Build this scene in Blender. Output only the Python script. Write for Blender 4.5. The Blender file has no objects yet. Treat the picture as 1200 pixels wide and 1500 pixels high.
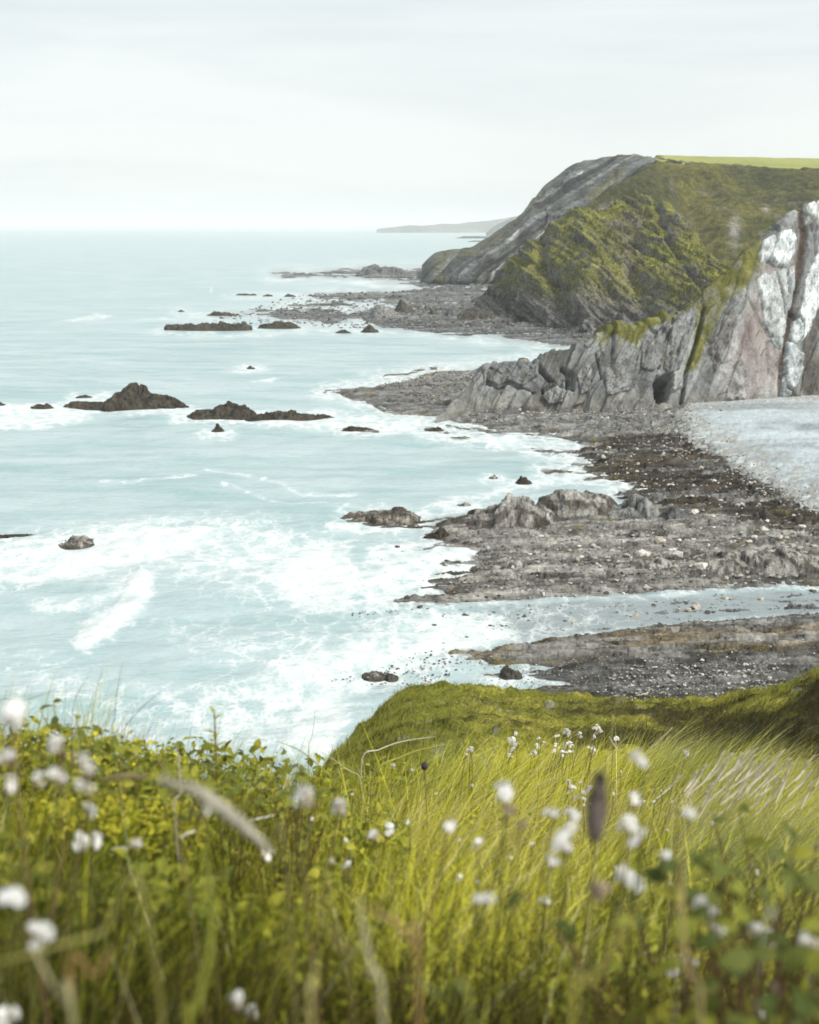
import bpy, math, random
import numpy as np
R = random.Random(7)
RNG = np.random.default_rng(7)
scn = bpy.context.scene
COL = scn.collection

# ------------------------------------------------------------------ camera, world, sun, exposure
H, F = 45.0, 1608.0                       # eye height above the sea, focal length in pixels of a 1200x1500 frame
PITCH, ROLL = math.atan(419 / F), math.radians(0.2)
cam_d = bpy.data.cameras.new('camera')
cam = bpy.data.objects.new('camera', cam_d); COL.objects.link(cam)
cam_d.sensor_fit = 'VERTICAL'; cam_d.sensor_height = 36.0; cam_d.sensor_width = 28.8
cam_d.lens = 36.0 * F / 1500.0
cam_d.clip_start = 0.05; cam_d.clip_end = 90000
cam_d.dof.use_dof = True; cam_d.dof.focus_distance = 10.0; cam_d.dof.aperture_fstop = 3.6
fw = np.array([0, math.cos(PITCH), -math.sin(PITCH)]); up0 = np.array([0, math.sin(PITCH), math.cos(PITCH)]); rt0 = np.array([1., 0, 0])
rt = math.cos(ROLL) * rt0 + math.sin(ROLL) * up0
up = -math.sin(ROLL) * rt0 + math.cos(ROLL) * up0
from mathutils import Matrix, Vector
cam.matrix_world = Matrix(((rt[0], up[0], -fw[0], 0), (rt[1], up[1], -fw[1], 0), (rt[2], up[2], -fw[2], H), (0, 0, 0, 1)))
scn.camera = cam
scn.render.engine = 'CYCLES'
scn.view_settings.view_transform = 'Standard'; scn.view_settings.look = 'None'
scn.view_settings.gamma = 1; scn.view_settings.use_curve_mapping = False
scn.view_settings.exposure = 0.62
cy = scn.cycles
cy.max_bounces = 6; cy.diffuse_bounces = 3; cy.glossy_bounces = 2; cy.transmission_bounces = 3; cy.volume_bounces = 1
cy.use_denoising = True; cy.caustics_reflective = False; cy.caustics_refractive = False
SUN_EL, SUN_AZ = math.radians(46), math.radians(118)      # azimuth measured from +Y towards +X

world = bpy.data.worlds.new('World'); scn.world = world; world.use_nodes = True
wn = world.node_tree; wn.nodes.clear()
def WN(t, **k):
    n = wn.nodes.new(t)
    for a, b in k.items(): setattr(n, a, b)
    return n
sky = WN('ShaderNodeTexSky', sky_type='NISHITA', sun_disc=False, sun_elevation=SUN_EL, sun_rotation=SUN_AZ, altitude=40, air_density=1.0, dust_density=2.0)
tc = WN('ShaderNodeTexCoord')
mp = WN('ShaderNodeMapping'); mp.inputs['Scale'].default_value = (1.0, 1.0, 7.0)
cn = WN('ShaderNodeTexNoise'); cn.inputs['Scale'].default_value = 1.7; cn.inputs['Detail'].default_value = 7; cn.inputs['Roughness'].default_value = 0.55; cn.inputs['Distortion'].default_value = 0.6
cr = WN('ShaderNodeValToRGB')
cr.color_ramp.elements[0].position = 0.36; cr.color_ramp.elements[0].color = (5.25, 5.70, 5.76, 1)
cr.color_ramp.elements[1].position = 0.62; cr.color_ramp.elements[1].color = (6.3, 6.55, 6.45, 1)
mx = WN('ShaderNodeMix', data_type='RGBA'); mx.inputs[0].default_value = 0.9
bg = WN('ShaderNodeBackground'); bg.inputs['Strength'].default_value = 0.1
ow = WN('ShaderNodeOutputWorld')
L = wn.links.new
L(tc.outputs['Generated'], mp.inputs['Vector']); L(mp.outputs[0], cn.inputs['Vector']); L(cn.outputs['Fac'], cr.inputs['Fac'])
L(sky.outputs[0], mx.inputs[6]); L(cr.outputs['Color'], mx.inputs[7]); L(mx.outputs[2], bg.inputs['Color']); L(bg.outputs[0], ow.inputs['Surface'])

sd = bpy.data.lights.new('sun', 'SUN'); sd.energy = 2.7; sd.angle = math.radians(14); sd.color = (1.0, 0.955, 0.88)
sun = bpy.data.objects.new('sun', sd); COL.objects.link(sun)
sdir = Vector((math.sin(SUN_AZ) * math.cos(SUN_EL), math.cos(SUN_AZ) * math.cos(SUN_EL), math.sin(SUN_EL)))
sun.rotation_euler = sdir.to_track_quat('Z', 'Y').to_euler(); sun.location = (0, 0, 300)

# ------------------------------------------------------------------ geometry of the view: pixels of the photograph to places
def ray(px, py):
    px = np.asarray(px, float); py = np.asarray(py, float)
    a = ((px - 600) / F)[..., None]; b = ((750 - py) / F)[..., None]
    return a * rt + b * up + fw
def at_z(px, py, z=0.0):
    d = ray(px, py); t = (np.asarray(z, float) - H) / d[..., 2]
    return d * t[..., None] + np.array([0, 0, H])
def at_y(px, py, y):
    d = ray(px, py); t = np.asarray(y, float) / d[..., 1]
    return d * t[..., None] + np.array([0, 0, H])
def to_px(P):
    Q = P - np.array([0, 0, H]); z = np.maximum(Q @ fw, 1e-3)
    return 600 + F * (Q @ rt) / z, 750 - F * (Q @ up) / z

# ------------------------------------------------------------------ noise
def _h(ix, iy, iz, s):
    h = (ix.astype(np.uint32) * np.uint32(374761393) + iy.astype(np.uint32) * np.uint32(668265263) + iz.astype(np.uint32) * np.uint32(2147483647 - 58) + np.uint32(s * 974711 % 4294967291))
    h = (h ^ (h >> np.uint32(13))) * np.uint32(1274126177)
    h = (h ^ (h >> np.uint32(16))) * np.uint32(2246822519)
    return ((h ^ (h >> np.uint32(15))) & np.uint32(0xffffff)).astype(np.float32) / np.float32(0x7fffff) - np.float32(1)
def vn(x, y, z=None, s=0):
    x = np.asarray(x, np.float32); y = np.asarray(y, np.float32)
    x0 = np.floor(x); y0 = np.floor(y); fx = x - x0; fy = y - y0
    x0 = x0.astype(np.int64); y0 = y0.astype(np.int64)
    fx = fx * fx * (3 - 2 * fx); fy = fy * fy * (3 - 2 * fy)
    def lay(iz):
        a = _h(x0, y0, iz, s); b = _h(x0 + 1, y0, iz, s); c = _h(x0, y0 + 1, iz, s); d = _h(x0 + 1, y0 + 1, iz, s)
        return (a + (b - a) * fx) * (1 - fy) + (c + (d - c) * fx) * fy
    if z is None: return lay(np.zeros_like(x0))
    z = np.asarray(z, np.float32); z0 = np.floor(z); fz = z - z0; z0 = z0.astype(np.int64); fz = fz * fz * (3 - 2 * fz)
    return lay(z0) * (1 - fz) + lay(z0 + 1) * fz
def fbm(x, y, z=None, o=4, s=0, g=0.5):
    a, t, f = 1.0, 0.0, 1.0; n = 0
    for i in range(o):
        t = t + a * vn(x * f + 3.7 * i, y * f - 1.9 * i, None if z is None else z * f + 2.3 * i, s + i); n += a; a *= g; f *= 2.03
    return t / n
def rdg(x, y, z=None, o=4, s=0, g=0.5):
    a, t, f = 1.0, 0.0, 1.0; n = 0
    for i in range(o):
        t = t + a * (1 - 2 * np.abs(vn(x * f + 3.7 * i, y * f - 1.9 * i, None if z is None else z * f + 2.3 * i, s + i))); n += a; a *= g; f *= 2.03
    return t / n
def voro(u, v, s=0):
    """cells of a jittered grid: nearest and second distance, a random value, offset to the nearest centre"""
    iu = np.floor(u).astype(np.int64); iv = np.floor(v).astype(np.int64); z = np.zeros_like(iu)
    f1 = np.full(u.shape, 9.0, np.float32); f2 = f1.copy(); r = np.zeros_like(f1); ox = r.copy(); oy = r.copy(); r2 = r.copy()
    for a in (-1, 0, 1):
        for b in (-1, 0, 1):
            cu = iu + a; cv = iv + b
            dx = cu + 0.5 + 0.45 * _h(cu, cv, z, s) - u; dy = cv + 0.5 + 0.45 * _h(cu, cv, z, s + 1) - v
            d = np.sqrt(dx * dx + dy * dy).astype(np.float32); m = d < f1
            f2 = np.where(m, f1, np.minimum(f2, d)); f1 = np.where(m, d, f1)
            r = np.where(m, _h(cu, cv, z, s + 2), r); r2 = np.where(m, _h(cu, cv, z, s + 3), r2); ox = np.where(m, dx, ox); oy = np.where(m, dy, oy)
    return f1, f2, r, r2, ox, oy
def sstep(a, b, x):
    t = np.clip((x - a) / (b - a), 0, 1); return t * t * (3 - 2 * t)
def sdf(px, py, poly, ys=1.0):
    """signed distance to a polygon, positive inside"""
    P = np.array(poly, float); x = np.asarray(px, float); y = np.asarray(py, float) * ys; P = P * np.array([1, ys])
    d = np.full(x.shape, 1e9); ins = np.zeros(x.shape, bool); n = len(P)
    for i in range(n):
        ax, ay = P[i]; bx, by = P[(i + 1) % n]; ex, ey = bx - ax, by - ay
        t = np.clip(((x - ax) * ex + (y - ay) * ey) / (ex * ex + ey * ey + 1e-9), 0, 1)
        d = np.minimum(d, (x - ax - t * ex) ** 2 + (y - ay - t * ey) ** 2)
        c = ((ay > y) != (by > y)) & (x < (bx - ax) * (y - ay) / (by - ay + 1e-12) + ax); ins ^= c
    d = np.sqrt(d); return np.where(ins, d, -d)
def pdist(px, py, line, ys=1.0):
    P = np.array(line, float) * np.array([1, ys]); x = np.asarray(px, float); y = np.asarray(py, float) * ys; d = np.full(x.shape, 1e9)
    for i in range(len(P) - 1):
        ax, ay = P[i]; bx, by = P[i + 1]; ex, ey = bx - ax, by - ay
        t = np.clip(((x - ax) * ex + (y - ay) * ey) / (ex * ex + ey * ey + 1e-9), 0, 1)
        d = np.minimum(d, (x - ax - t * ex) ** 2 + (y - ay - t * ey) ** 2)
    return np.sqrt(d)
def mixc(a, b, t):
    t = np.clip(t, 0, 1)[..., None]; return a * (1 - t) + np.asarray(b, float) * t
def cat(ctrl, n, axis):
    """Catmull-Rom resampling of a control net along one axis"""
    A = np.moveaxis(np.asarray(ctrl, float), axis, 0); m = len(A)
    t = np.linspace(0, m - 1, n); i = np.minimum(t.astype(int), m - 2); f = (t - i).reshape((-1,) + (1,) * (A.ndim - 1))
    p0 = A[np.maximum(i - 1, 0)]; p1 = A[i]; p2 = A[i + 1]; p3 = A[np.minimum(i + 2, m - 1)]
    o = 0.5 * (2 * p1 + (p2 - p0) * f + (2 * p0 - 5 * p1 + 4 * p2 - p3) * f ** 2 + (3 * p1 - p0 - 3 * p2 + p3) * f ** 3)
    return np.moveaxis(o, 0, axis)

# ------------------------------------------------------------------ meshes
def mesh_from(V, Q, name, col=None, attrs=None, smooth=True):
    me = bpy.data.meshes.new(name); V = np.ascontiguousarray(V, np.float32); Q = np.ascontiguousarray(Q, np.int32)
    nf, k = Q.shape
    me.vertices.add(len(V)); me.vertices.foreach_set('co', V.ravel())
    me.loops.add(nf * k); me.loops.foreach_set('vertex_index', Q.ravel())
    me.polygons.add(nf); me.polygons.foreach_set('loop_start', np.arange(0, nf * k, k, dtype=np.int32))
    me.polygons.foreach_set('use_smooth', np.full(nf, smooth))
    if col is not None:
        a = me.attributes.new('Col', 'FLOAT_COLOR', 'POINT')
        c = np.ones((len(V), 4), np.float32); c[:, :3] = col; a.data.foreach_set('color', c.ravel())
    for k_, v in (attrs or {}).items():
        a = me.attributes.new(k_, 'FLOAT', 'POINT'); a.data.foreach_set('value', np.ascontiguousarray(v, np.float32).ravel())
    me.update(calc_edges=True)
    return me
def grid_q(nr, nc, keep=None, flip=False):
    i = np.arange(nr * nc).reshape(nr, nc)
    q = np.stack([i[:-1, :-1], i[:-1, 1:], i[1:, 1:], i[1:, :-1]], -1)
    if flip: q = q[..., ::-1]
    return q.reshape(-1, 4) if keep is None else q[keep]
def compact(V, Q, *arr):
    u, inv = np.unique(Q, return_inverse=True)
    return V[u], inv.reshape(Q.shape), [a[u] for a in arr]
def link(name, me, m=None, parent=None, **kw):
    o = bpy.data.objects.new(name, me); COL.objects.link(o)
    if m is not None and me is not None and not len(me.materials): me.materials.append(m)
    if parent is not None: o.parent = parent
    for k, v in kw.items(): o[k] = v
    return o
def empty(name, loc, label, cat_, group=None):
    o = bpy.data.objects.new(name, None); COL.objects.link(o); o.location = loc; o.empty_display_size = 0.02
    o['label'] = label; o['category'] = cat_
    if group: o['group'] = group
    return o
def normals(P):
    du = np.gradient(P, axis=1); dv = np.gradient(P, axis=0)
    n = np.cross(du, dv); return n / (np.linalg.norm(n, axis=-1, keepdims=True) + 1e-9)

# ------------------------------------------------------------------ materials
class M:
    def __init__(s, name):
        s.m = bpy.data.materials.new(name); s.m.use_nodes = True; s.t = s.m.node_tree; s.t.nodes.clear()
        s.out = s.t.nodes.new('ShaderNodeOutputMaterial')
    def n(s, typ, ins=None, **kw):
        n = s.t.nodes.new('ShaderNode' + typ)
        for k, v in kw.items(): setattr(n, k, v)
        for k, v in (ins or {}).items():
            i = n.inputs[k]
            if hasattr(v, 'is_output') or isinstance(v, bpy.types.NodeSocket): s.t.links.new(v, i)
            else: i.default_value = v
        return n
    def attr(s, name): return s.n('Attribute', attribute_name=name)
    def noise(s, vec, sc, det=5, ro=0.6, dist=0.0): return s.n('TexNoise', {'Vector': vec, 'Scale': sc, 'Detail': det, 'Roughness': ro, 'Distortion': dist}).outputs['Fac']
    def maprange(s, v, a, b, c, d): return s.n('MapRange', {'Value': v, 'From Min': a, 'From Max': b, 'To Min': c, 'To Max': d}).outputs[0]
    def math(s, op, a, b=0.0, clamp=False):
        n = s.n('Math', {0: a, 1: b}, operation=op); n.use_clamp = clamp; return n.outputs[0]
    def mix(s, f, a, b, mode='MIX'):
        n = s.n('Mix', data_type='RGBA', blend_type=mode)
        for i, v in ((0, f), (6, a), (7, b)):
            if isinstance(v, bpy.types.NodeSocket): s.t.links.new(v, n.inputs[i])
            else: n.inputs[i].default_value = v
        return n.outputs[2]
    def scale(s, vec, xyz, rot=(0, 0, 0)): return s.n('Mapping', {'Vector': vec, 'Scale': xyz, 'Rotation': rot}).outputs[0]
    def done(s, sh): s.t.links.new(sh, s.out.inputs['Surface']); return s.m

def mat_rock(name, s1=0.6, s2=3.0, strata=None, bump=0.6, bdist=0.4, rough=0.9, lo=0.55, hi=1.45, spec=0.08, speck=0.0):
    """vertex colour modulated by several noises (mineral variation, plus crevice shade put into the colour) with bump relief"""
    m = M(name); pos = m.n('TexCoord').outputs['Object']
    c = m.attr('Col').outputs['Color']
    n1 = m.noise(pos, s1, 8, 0.65, 0.4); n2 = m.noise(pos, s2, 6, 0.7)
    if strata:
        sv = m.scale(pos, strata[0], strata[1]); n3 = m.noise(sv, strata[2], 7, 0.65, 0.6)
    else: n3 = n2
    f = m.math('ADD', m.math('MULTIPLY', n1, 0.35), m.math('ADD', m.math('MULTIPLY', n2, 0.3), m.math('MULTIPLY', n3, 0.35)))
    g = m.maprange(f, 0.40, 0.60, lo, hi)
    cc = m.n('VectorMath', {0: c, 'Scale': g}, operation='SCALE').outputs[0]
    if speck:
        v = m.noise(pos, s2 * 3.1, 3, 0.5); cc = m.mix(m.math('MULTIPLY', m.maprange(v, 0.62, 0.7, 0, 1), speck), cc, (0.5, 0.5, 0.47, 1))
    h = m.math('ADD', n1, m.math('ADD', m.math('MULTIPLY', n2, 0.6), m.math('MULTIPLY', n3, 0.9)))
    b = m.n('Bump', {'Height': h, 'Strength': bump, 'Distance': bdist})
    p = m.n('BsdfPrincipled', {'Base Color': cc, 'Roughness': rough, 'Specular IOR Level': spec, 'Normal': b.outputs[0]})
    return m.done(p.outputs[0])
def mat_leaf(name, trans=0.35, rough=0.5, spec=0.3, var=0.25, vs=60.0):
    m = M(name); c = m.attr('Col').outputs['Color']
    pos = m.n('TexCoord').outputs['Object']; n = m.noise(pos, vs, 3)
    cc = m.n('VectorMath', {0: c, 'Scale': m.maprange(n, 0.3, 0.7, 1 - var, 1 + var)}, operation='SCALE').outputs[0]
    p = m.n('BsdfPrincipled', {'Base Color': cc, 'Roughness': rough, 'Specular IOR Level': spec})
    t = m.n('BsdfTranslucent', {'Color': cc})
    return m.done(m.n('MixShader', {0: trans, 1: p.outputs[0], 2: t.outputs[0]}).outputs[0])
def mat_plain(name, col, rough=0.6, var=0.2, sc=80.0, trans=0.0):
    m = M(name); pos = m.n('TexCoord').outputs['Object']; n = m.noise(pos, sc, 4)
    cc = m.n('VectorMath', {0: (*col,), 'Scale': m.maprange(n, 0.3, 0.7, 1 - var, 1 + var)}, operation='SCALE').outputs[0]
    p = m.n('BsdfPrincipled', {'Base Color': cc, 'Roughness': rough, 'Specular IOR Level': 0.3})
    if not trans: return m.done(p.outputs[0])
    t = m.n('BsdfTranslucent', {'Color': cc})
    return m.done(m.n('MixShader', {0: trans, 1: p.outputs[0], 2: t.outputs[0]}).outputs[0])

M_CLIFF = mat_rock('cliff_rock', 0.25, 1.6, ((1, 1, 0.55), (0, math.radians(-28), 0), 0.45), 0.7, 0.5, lo=0.55, hi=1.5)
M_FARCLIFF = mat_rock('far_cliff_rock', 0.05, 0.4, ((0.25, 0.25, 1.6), (0, math.radians(-32), 0), 0.28), 0.8, 2.0, lo=0.35, hi=1.75)
M_MOSS = mat_rock('mossy_bluff', 0.22, 1.1, None, 1.0, 1.2, lo=0.3, hi=1.75)
M_SHELF = mat_rock('shelf_rock', 0.35, 2.2, ((0.18, 1.6, 1), (0, 0, math.radians(8)), 0.9), 1.0, 0.45, lo=0.2, hi=1.7, rough=0.8, spec=0.12, speck=0.3)
M_ISLET = mat_rock('islet_rock', 0.6, 3.5, ((1.5, 1, 0.5), (0, 0.5, 0), 1.0), 1.0, 0.5, lo=0.25, hi=1.7, rough=0.8, spec=0.12)
M_STONE = mat_rock('boulder_stone', 1.5, 7.0, None, 0.5, 0.1, lo=0.6, hi=1.4)
M_TURF = mat_rock('turf', 0.8, 6.0, None, 0.9, 0.15, lo=0.45, hi=1.55, rough=0.95, spec=0.1)
M_GROUND = mat_rock('soil', 3.0, 30.0, None, 0.8, 0.02, lo=0.5, hi=1.5, rough=0.95, spec=0.1)
M_HILL = mat_rock('far_hill', 0.004, 0.02, None, 0.6, 20.0, lo=0.7, hi=1.3, rough=0.95, spec=0.0)
M_FIELD = mat_rock('field_grass', 0.02, 0.15, None, 0.3, 0.3, lo=0.8, hi=1.2, rough=0.95, spec=0.1)
M_GRASS = mat_leaf('grass_blade', 0.30, 0.75, 0.08, 0.15, 40)
M_LEAF = mat_leaf('leaf', 0.3, 0.65, 0.1, 0.35, 70)
M_PETAL = mat_leaf('petal', 0.55, 0.6, 0.2, 0.04, 200)

# ------------------------------------------------------------------ sea and shore
# outlines of the land above the water line (each pixel is the place where its ray meets sea level)
LAND = [
 # tan platform with its fingers to the left
 [(640, 775), (700, 752), (760, 738), (860, 740), (905, 742), (960, 738), (1010, 742), (1100, 735), (1200, 745), (1560, 760), (1560, 856), (1200, 858), (1060, 862), (960, 868), (860, 874), (760, 878), (680, 882), (590, 881), (660, 868), (640, 856), (700, 838), (740, 832), (690, 818), (700, 806), (650, 796), (620, 784)],
 # near shingle strip
 [(690, 958), (760, 944), (860, 928), (960, 916), (1060, 908), (1200, 896), (1560, 880), (1560, 1120), (800, 1120), (690, 1060), (760, 1012), (840, 1002), (760, 988), (830, 974), (720, 972)],
 # dark ledges
 [(820, 668), (860, 655), (900, 640), (1010, 640), (1100, 680), (1160, 720), (1220, 750), (1000, 752), (950, 742), (900, 726), (930, 714), (880, 700), (850, 688), (870, 678)],
 # shelf under the grey cliff and the pale beach
 [(478, 574), (540, 566), (600, 556), (640, 546), (700, 540), (900, 540), (1560, 540), (1560, 790), (1200, 760), (1120, 720), (1040, 690), (940, 655), (860, 652), (820, 642), (760, 636), (700, 625), (640, 612), (560, 604), (540, 590)],
 # stony cove behind the grey cliff
 [(470, 470), (520, 466), (560, 478), (640, 488), (720, 492), (800, 502), (900, 512), (1000, 520), (1100, 500), (1100, 440), (880, 430), (700, 424), (640, 424), (560, 428), (500, 430), (450, 433), (480, 440), (560, 444), (590, 452), (520, 456)],
 # reef and foot of the farthest cliff
 [(400, 402), (470, 397), (520, 392), (600, 394), (640, 392), (720, 390), (800, 400), (800, 426), (700, 420), (640, 414), (560, 408), (480, 405)],
 [(560, 412), (620, 410), (700, 412), (720, 424), (640, 424), (600, 418)],
 [(370, 462), (420, 450), (480, 452), (520, 462), (480, 474), (420, 468)],
]
REEF = [[(605, 768), (680, 756)], [(560, 770), (640, 774)],[(455, 470), (520, 466)], [(380, 456), (470, 462)], [(330, 462), (400, 456)], [(430, 446), (520, 448)], [(470, 436), (560, 434)], [(420, 404), (560, 400)], [(600, 404), (720, 412)], [(640, 540), (560, 552)], [(480, 574), (600, 560)], [(700, 800), (620, 802)], [(720, 822), (650, 826)], [(700, 838), (640, 842)], [(690, 858), (620, 862)], [(540, 590), (600, 602)], [(660, 626), (740, 634)], [(780, 660), (860, 664)], [(800, 690), (880, 694)],  # single low ridges that break the water beside the platform
 [(700, 868), (580, 880)], [(640, 852), (690, 848)], [(655, 826), (700, 824)], [(640, 798), (690, 796)], [(690, 965), (780, 962)], [(715, 990), (800, 986)], [(660, 958), (700, 954)],
 [(830, 664), (880, 668)], [(840, 680), (900, 690)], [(860, 700), (930, 706)], [(500, 628), (550, 630)], [(625, 630), (655, 632)], [(660, 642), (690, 643)]]
def shore(X, Y):
    """height of the shore above the sea, metres, and helper fields, at world places"""
    P = np.stack([X, Y, np.zeros_like(X)], -1); px, py = to_px(P)
    mpp = np.hypot(X, Y) / F                                    # metres a pixel spans there
    w1 = fbm(px / 26, py / 12, o=4, s=11); w2 = fbm(px / 26, py / 12, o=4, s=23)
    qx, qy = px + 9 * w1, py + 4.5 * w2
    s = np.full(X.shape, -60.0)
    for p in LAND: s = np.maximum(s, sdf(qx, qy, p, 2.0))
    for p in REEF: s = np.maximum(s, 7 * (0.6 + 0.6 * w1) - pdist(qx, qy, p, 2.4))
    h = np.where(s > 0, 0.75 * (1 - np.exp(-s / 22)), s * 0.06)
    # layers of rock run almost along x, tilted
    a = math.radians(8); u = X * math.cos(a) + Y * math.sin(a); v = -X * math.sin(a) + Y * math.cos(a)
    sc = np.clip(mpp / 0.1, 0.7, 6.0)                           # coarser relief far off
    def level(k):
        n_ = fbm(X / (6 * k), Y / (4 * k), o=3, s=29); a_ = rdg(u / (20 * k) + 0.3 * n_, v / (2.0 * k) + 0.5 * n_, o=5, s=31, g=0.6); b_ = voro(u / (4.0 * k) + 0.7 * n_, v / (1.3 * k) + 0.7 * n_, 5)
        q1 = v / (2.7 * k) + 0.55 * n_ + u / (60 * k); q2_ = v / (0.95 * k) + 0.8 * n_ + u / (35 * k)
        bed = _h(np.floor(q1).astype(np.int64), np.floor(q1 * 0).astype(np.int64), np.floor(q1 * 0).astype(np.int64), 37); bed2 = _h(np.floor(q2_).astype(np.int64), np.floor(q1 * 0).astype(np.int64), np.floor(q1 * 0).astype(np.int64), 39)
        return [a_, *b_, fbm(X / (0.7 * k), Y / (0.4 * k), o=4, s=61, g=0.6), (1 - q1 % 1.0) * (0.7 + 0.5 * bed) + 0.35 * (1 - q2_ % 1.0), 0.6 * bed + 0.5 * bed2]
    la, lb_, lc = level(1.0), level(2.2), level(5.0); ka = sstep(0.24, 0.14, mpp); kc = sstep(0.2, 0.42, mpp)
    st, f1, f2, r, r2, ox, oy, fine, saw, bed = [p_ * ka + (q_ * (1 - kc) + r_ * kc) * (1 - ka) for p_, q_, r_ in zip(la, lb_, lc)]
    rough = sstep(-3, 12, s)
    sb_ = sdf(qx, qy, [(985, 622), (1000, 596), (1080, 585), (1560, 570), (1560, 800), (1200, 752), (1120, 714), (1060, 680), (1010, 650)], 1.6); beach = sstep(-6, 14, sb_)
    chan = sstep(-4, 12, sdf(qx, qy, [(560, 888), (760, 884), (960, 874), (1200, 862), (1560, 858), (1560, 872), (1200, 900), (1060, 908), (900, 924), (760, 944), (600, 930)], 2.0))
    dark = sstep(-6, 10, sdf(qx, qy, LAND[2], 2.0)) * (1 - beach)
    dark = np.maximum(dark, sstep(-3, 5, sdf(qx, qy, [(1050, 752), (1110, 744), (1240, 752), (1300, 775), (1200, 790), (1100, 782)], 2.0)))
    cr_ = chan * sstep(650, 900, px); h = h * (1 - cr_) - 0.20 * cr_; rough = np.maximum(rough, cr_)
    amp = (0.52 + 0.2 * dark) * sc ** 0.7 * (1 - 0.92 * beach)
    h = h + rough * amp * (0.5 * st + 1.25 * (saw - 0.6) + 0.7 * (0.5 * r + r2 * ox + 0.4 * oy) - 0.35 * sstep(0.12, 0.0, f2 - f1))
    h = h + rough * 0.3 * sc ** 0.7 * fine * (1 - 0.85 * beach)
    h = h + beach * (0.25 + 0.9 * sstep(0, 60, sb_) + 0.012 * np.clip(Y - 175, 0, 200) + 0.18 * fbm(X / 30, Y / 25, o=2, s=71))
    h = h - 0.30 * chan * sstep(0.0, -0.4, fbm(u / 12, v / 2.5, o=3, s=77)) - 0.6 * chan * sstep(900, 650, px)
    # the shelf climbs a little towards the foot of the grey cliff
    h = h + 1.0 * sstep(0, 26, sdf(qx, qy, [(690, 600), (800, 602), (1000, 604), (1100, 598), (1560, 580), (1560, 540), (690, 540)], 2.0)) * (1 - beach)
    return h, dict(s=s, st=st, r=r, beach=beach, sb=sb_, chan=chan, dark=dark, px=px, py=py, w1=w1, w2=w2, fine=fine, saw=saw, bed=bed, u=u, v=v, sc=sc)

pxs = np.concatenate([np.linspace(360, 1240, 590), np.linspace(1252, 1560, 40)])
pys = np.concatenate([np.linspace(1118, 520, 450), np.linspace(519, 388, 180)])
GX, GY = np.meshgrid(pxs, pys)
G0 = at_z(GX, GY)
hh, f = shore(G0[..., 0], G0[..., 1])
keep = (hh > -0.6); kq = keep[:-1, :-1] | keep[1:, :-1] | keep[:-1, 1:] | keep[1:, 1:]
V = G0.copy(); V[..., 2] = hh
tan = np.array([0.285, 0.272, 0.25]); 
c = np.broadcast_to(np.array([0.225, 0.225, 0.215]), V.shape).copy()
plat = sstep(-6, 14, sdf(f['px'] + 8 * f['w1'], f['py'] + 4 * f['w2'], LAND[0], 2.0))
c = mixc(c, tan * 0.92, plat * (0.75 + 0.5 * f['w1']))
c = mixc(c, (0.42, 0.40, 0.365), sstep(0.1, 0.5, fbm(f['u'] / 9, f['v'] / 2, o=4, s=81)) * 0.6 * plat)
near = sstep(905, 935, f['py'])
c = mixc(c, (0.225, 0.218, 0.20), near)
c = mixc(c, (0.20, 0.165, 0.11), near * sstep(-0.1, 0.35, fbm(f['u'] / 11, f['v'] / 2.2, o=4, s=83)) * sstep(990, 955, f['py'] + 20 * f['w1']))
c = mixc(c, (0.155, 0.155, 0.15), near * sstep(965, 985, f['py'] + 8 * f['w2']) * 0.8)
c = mixc(c, (0.068, 0.056, 0.042), f['dark'] * sstep(-0.25, 0.1, fbm(f['u'] / 14, f['v'] / 1.6, o=4, s=87) + 0.12))
weed = sstep(0.05, 0.4, fbm(f['u'] / 8, f['v'] / 1.6, o=4, s=91)) * sstep(22, 4, f['s']) * (1 - f['beach'])
c = c * (0.74 * (1 + 0.55 * np.clip(f['bed'], -1, 1) + 0.35 * f['r']))[..., None]
c = mixc(c, (0.085, 0.07, 0.045), weed * 0.9)
c = mixc(c, (0.045, 0.04, 0.034), sstep(0.12, 0.5, fbm(f['u'] / 3.5, f['v'] / 0.8, o=4, s=89, g=0.65) + 0.1 * f['fine']) * 0.9 * (1 - f['beach']))
c = mixc(c, (0.16, 0.13, 0.02), sstep(0.42, 0.6, fbm(f['u'] / 6, f['v'] / 1.0, o=4, s=93)) * 0.6 * (1 - f['beach']))
c = mixc(c, (0.56, 0.60, 0.60), f['beach'] * (0.92 - 0.35 * sstep(0.0, 0.5, fbm(f['px'] / 60, f['py'] / 9, o=3, s=97))))
c = mixc(c, (0.13, 0.145, 0.155), f['chan'] * 0.75)
far = sstep(520, 505, f['py']); ff = np.clip(1 + 0.8 * f['bed'] + 0.6 * f['r'] + 0.9 * f['fine'], 0.25, 2.2)[..., None] * np.array([0.10, 0.104, 0.103]); c = c * (1 - 0.9 * far[..., None]) + ff * 0.9 * far[..., None]
me = mesh_from(*(lambda v, q, a: (v, q, 'rock_shelf', a[0]))(*compact(V.reshape(-1, 3), grid_q(len(pys), len(pxs), kq), c.reshape(-1, 3))))
link('rock_shelf', me, M_SHELF, kind='structure', label='grey and tan rock shelf and pale pebble beach below the cliffs')
bc = mixc(np.broadcast_to(np.array([0.37, 0.42, 0.44]), V.shape), (0.22, 0.25, 0.268), sstep(0.05, 0.5, fbm(f['px'] / 70 + 0.3 * f['w1'], f['py'] / 8, o=4, s=97)) * 0.8)
bc = mixc(bc, (0.22, 0.24, 0.25), np.exp(-(pdist(f['px'] + 8 * f['w1'], f['py'] + 3 * f['w2'], [(1110, 640), (1150, 636), (1200, 645)], 2) / 9) ** 2) * 0.5 + 0.4 * np.exp(-(pdist(f['px'] + 8 * f['w1'], f['py'], [(1040, 618), (1110, 614), (1190, 620)], 2) / 8) ** 2))
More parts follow.
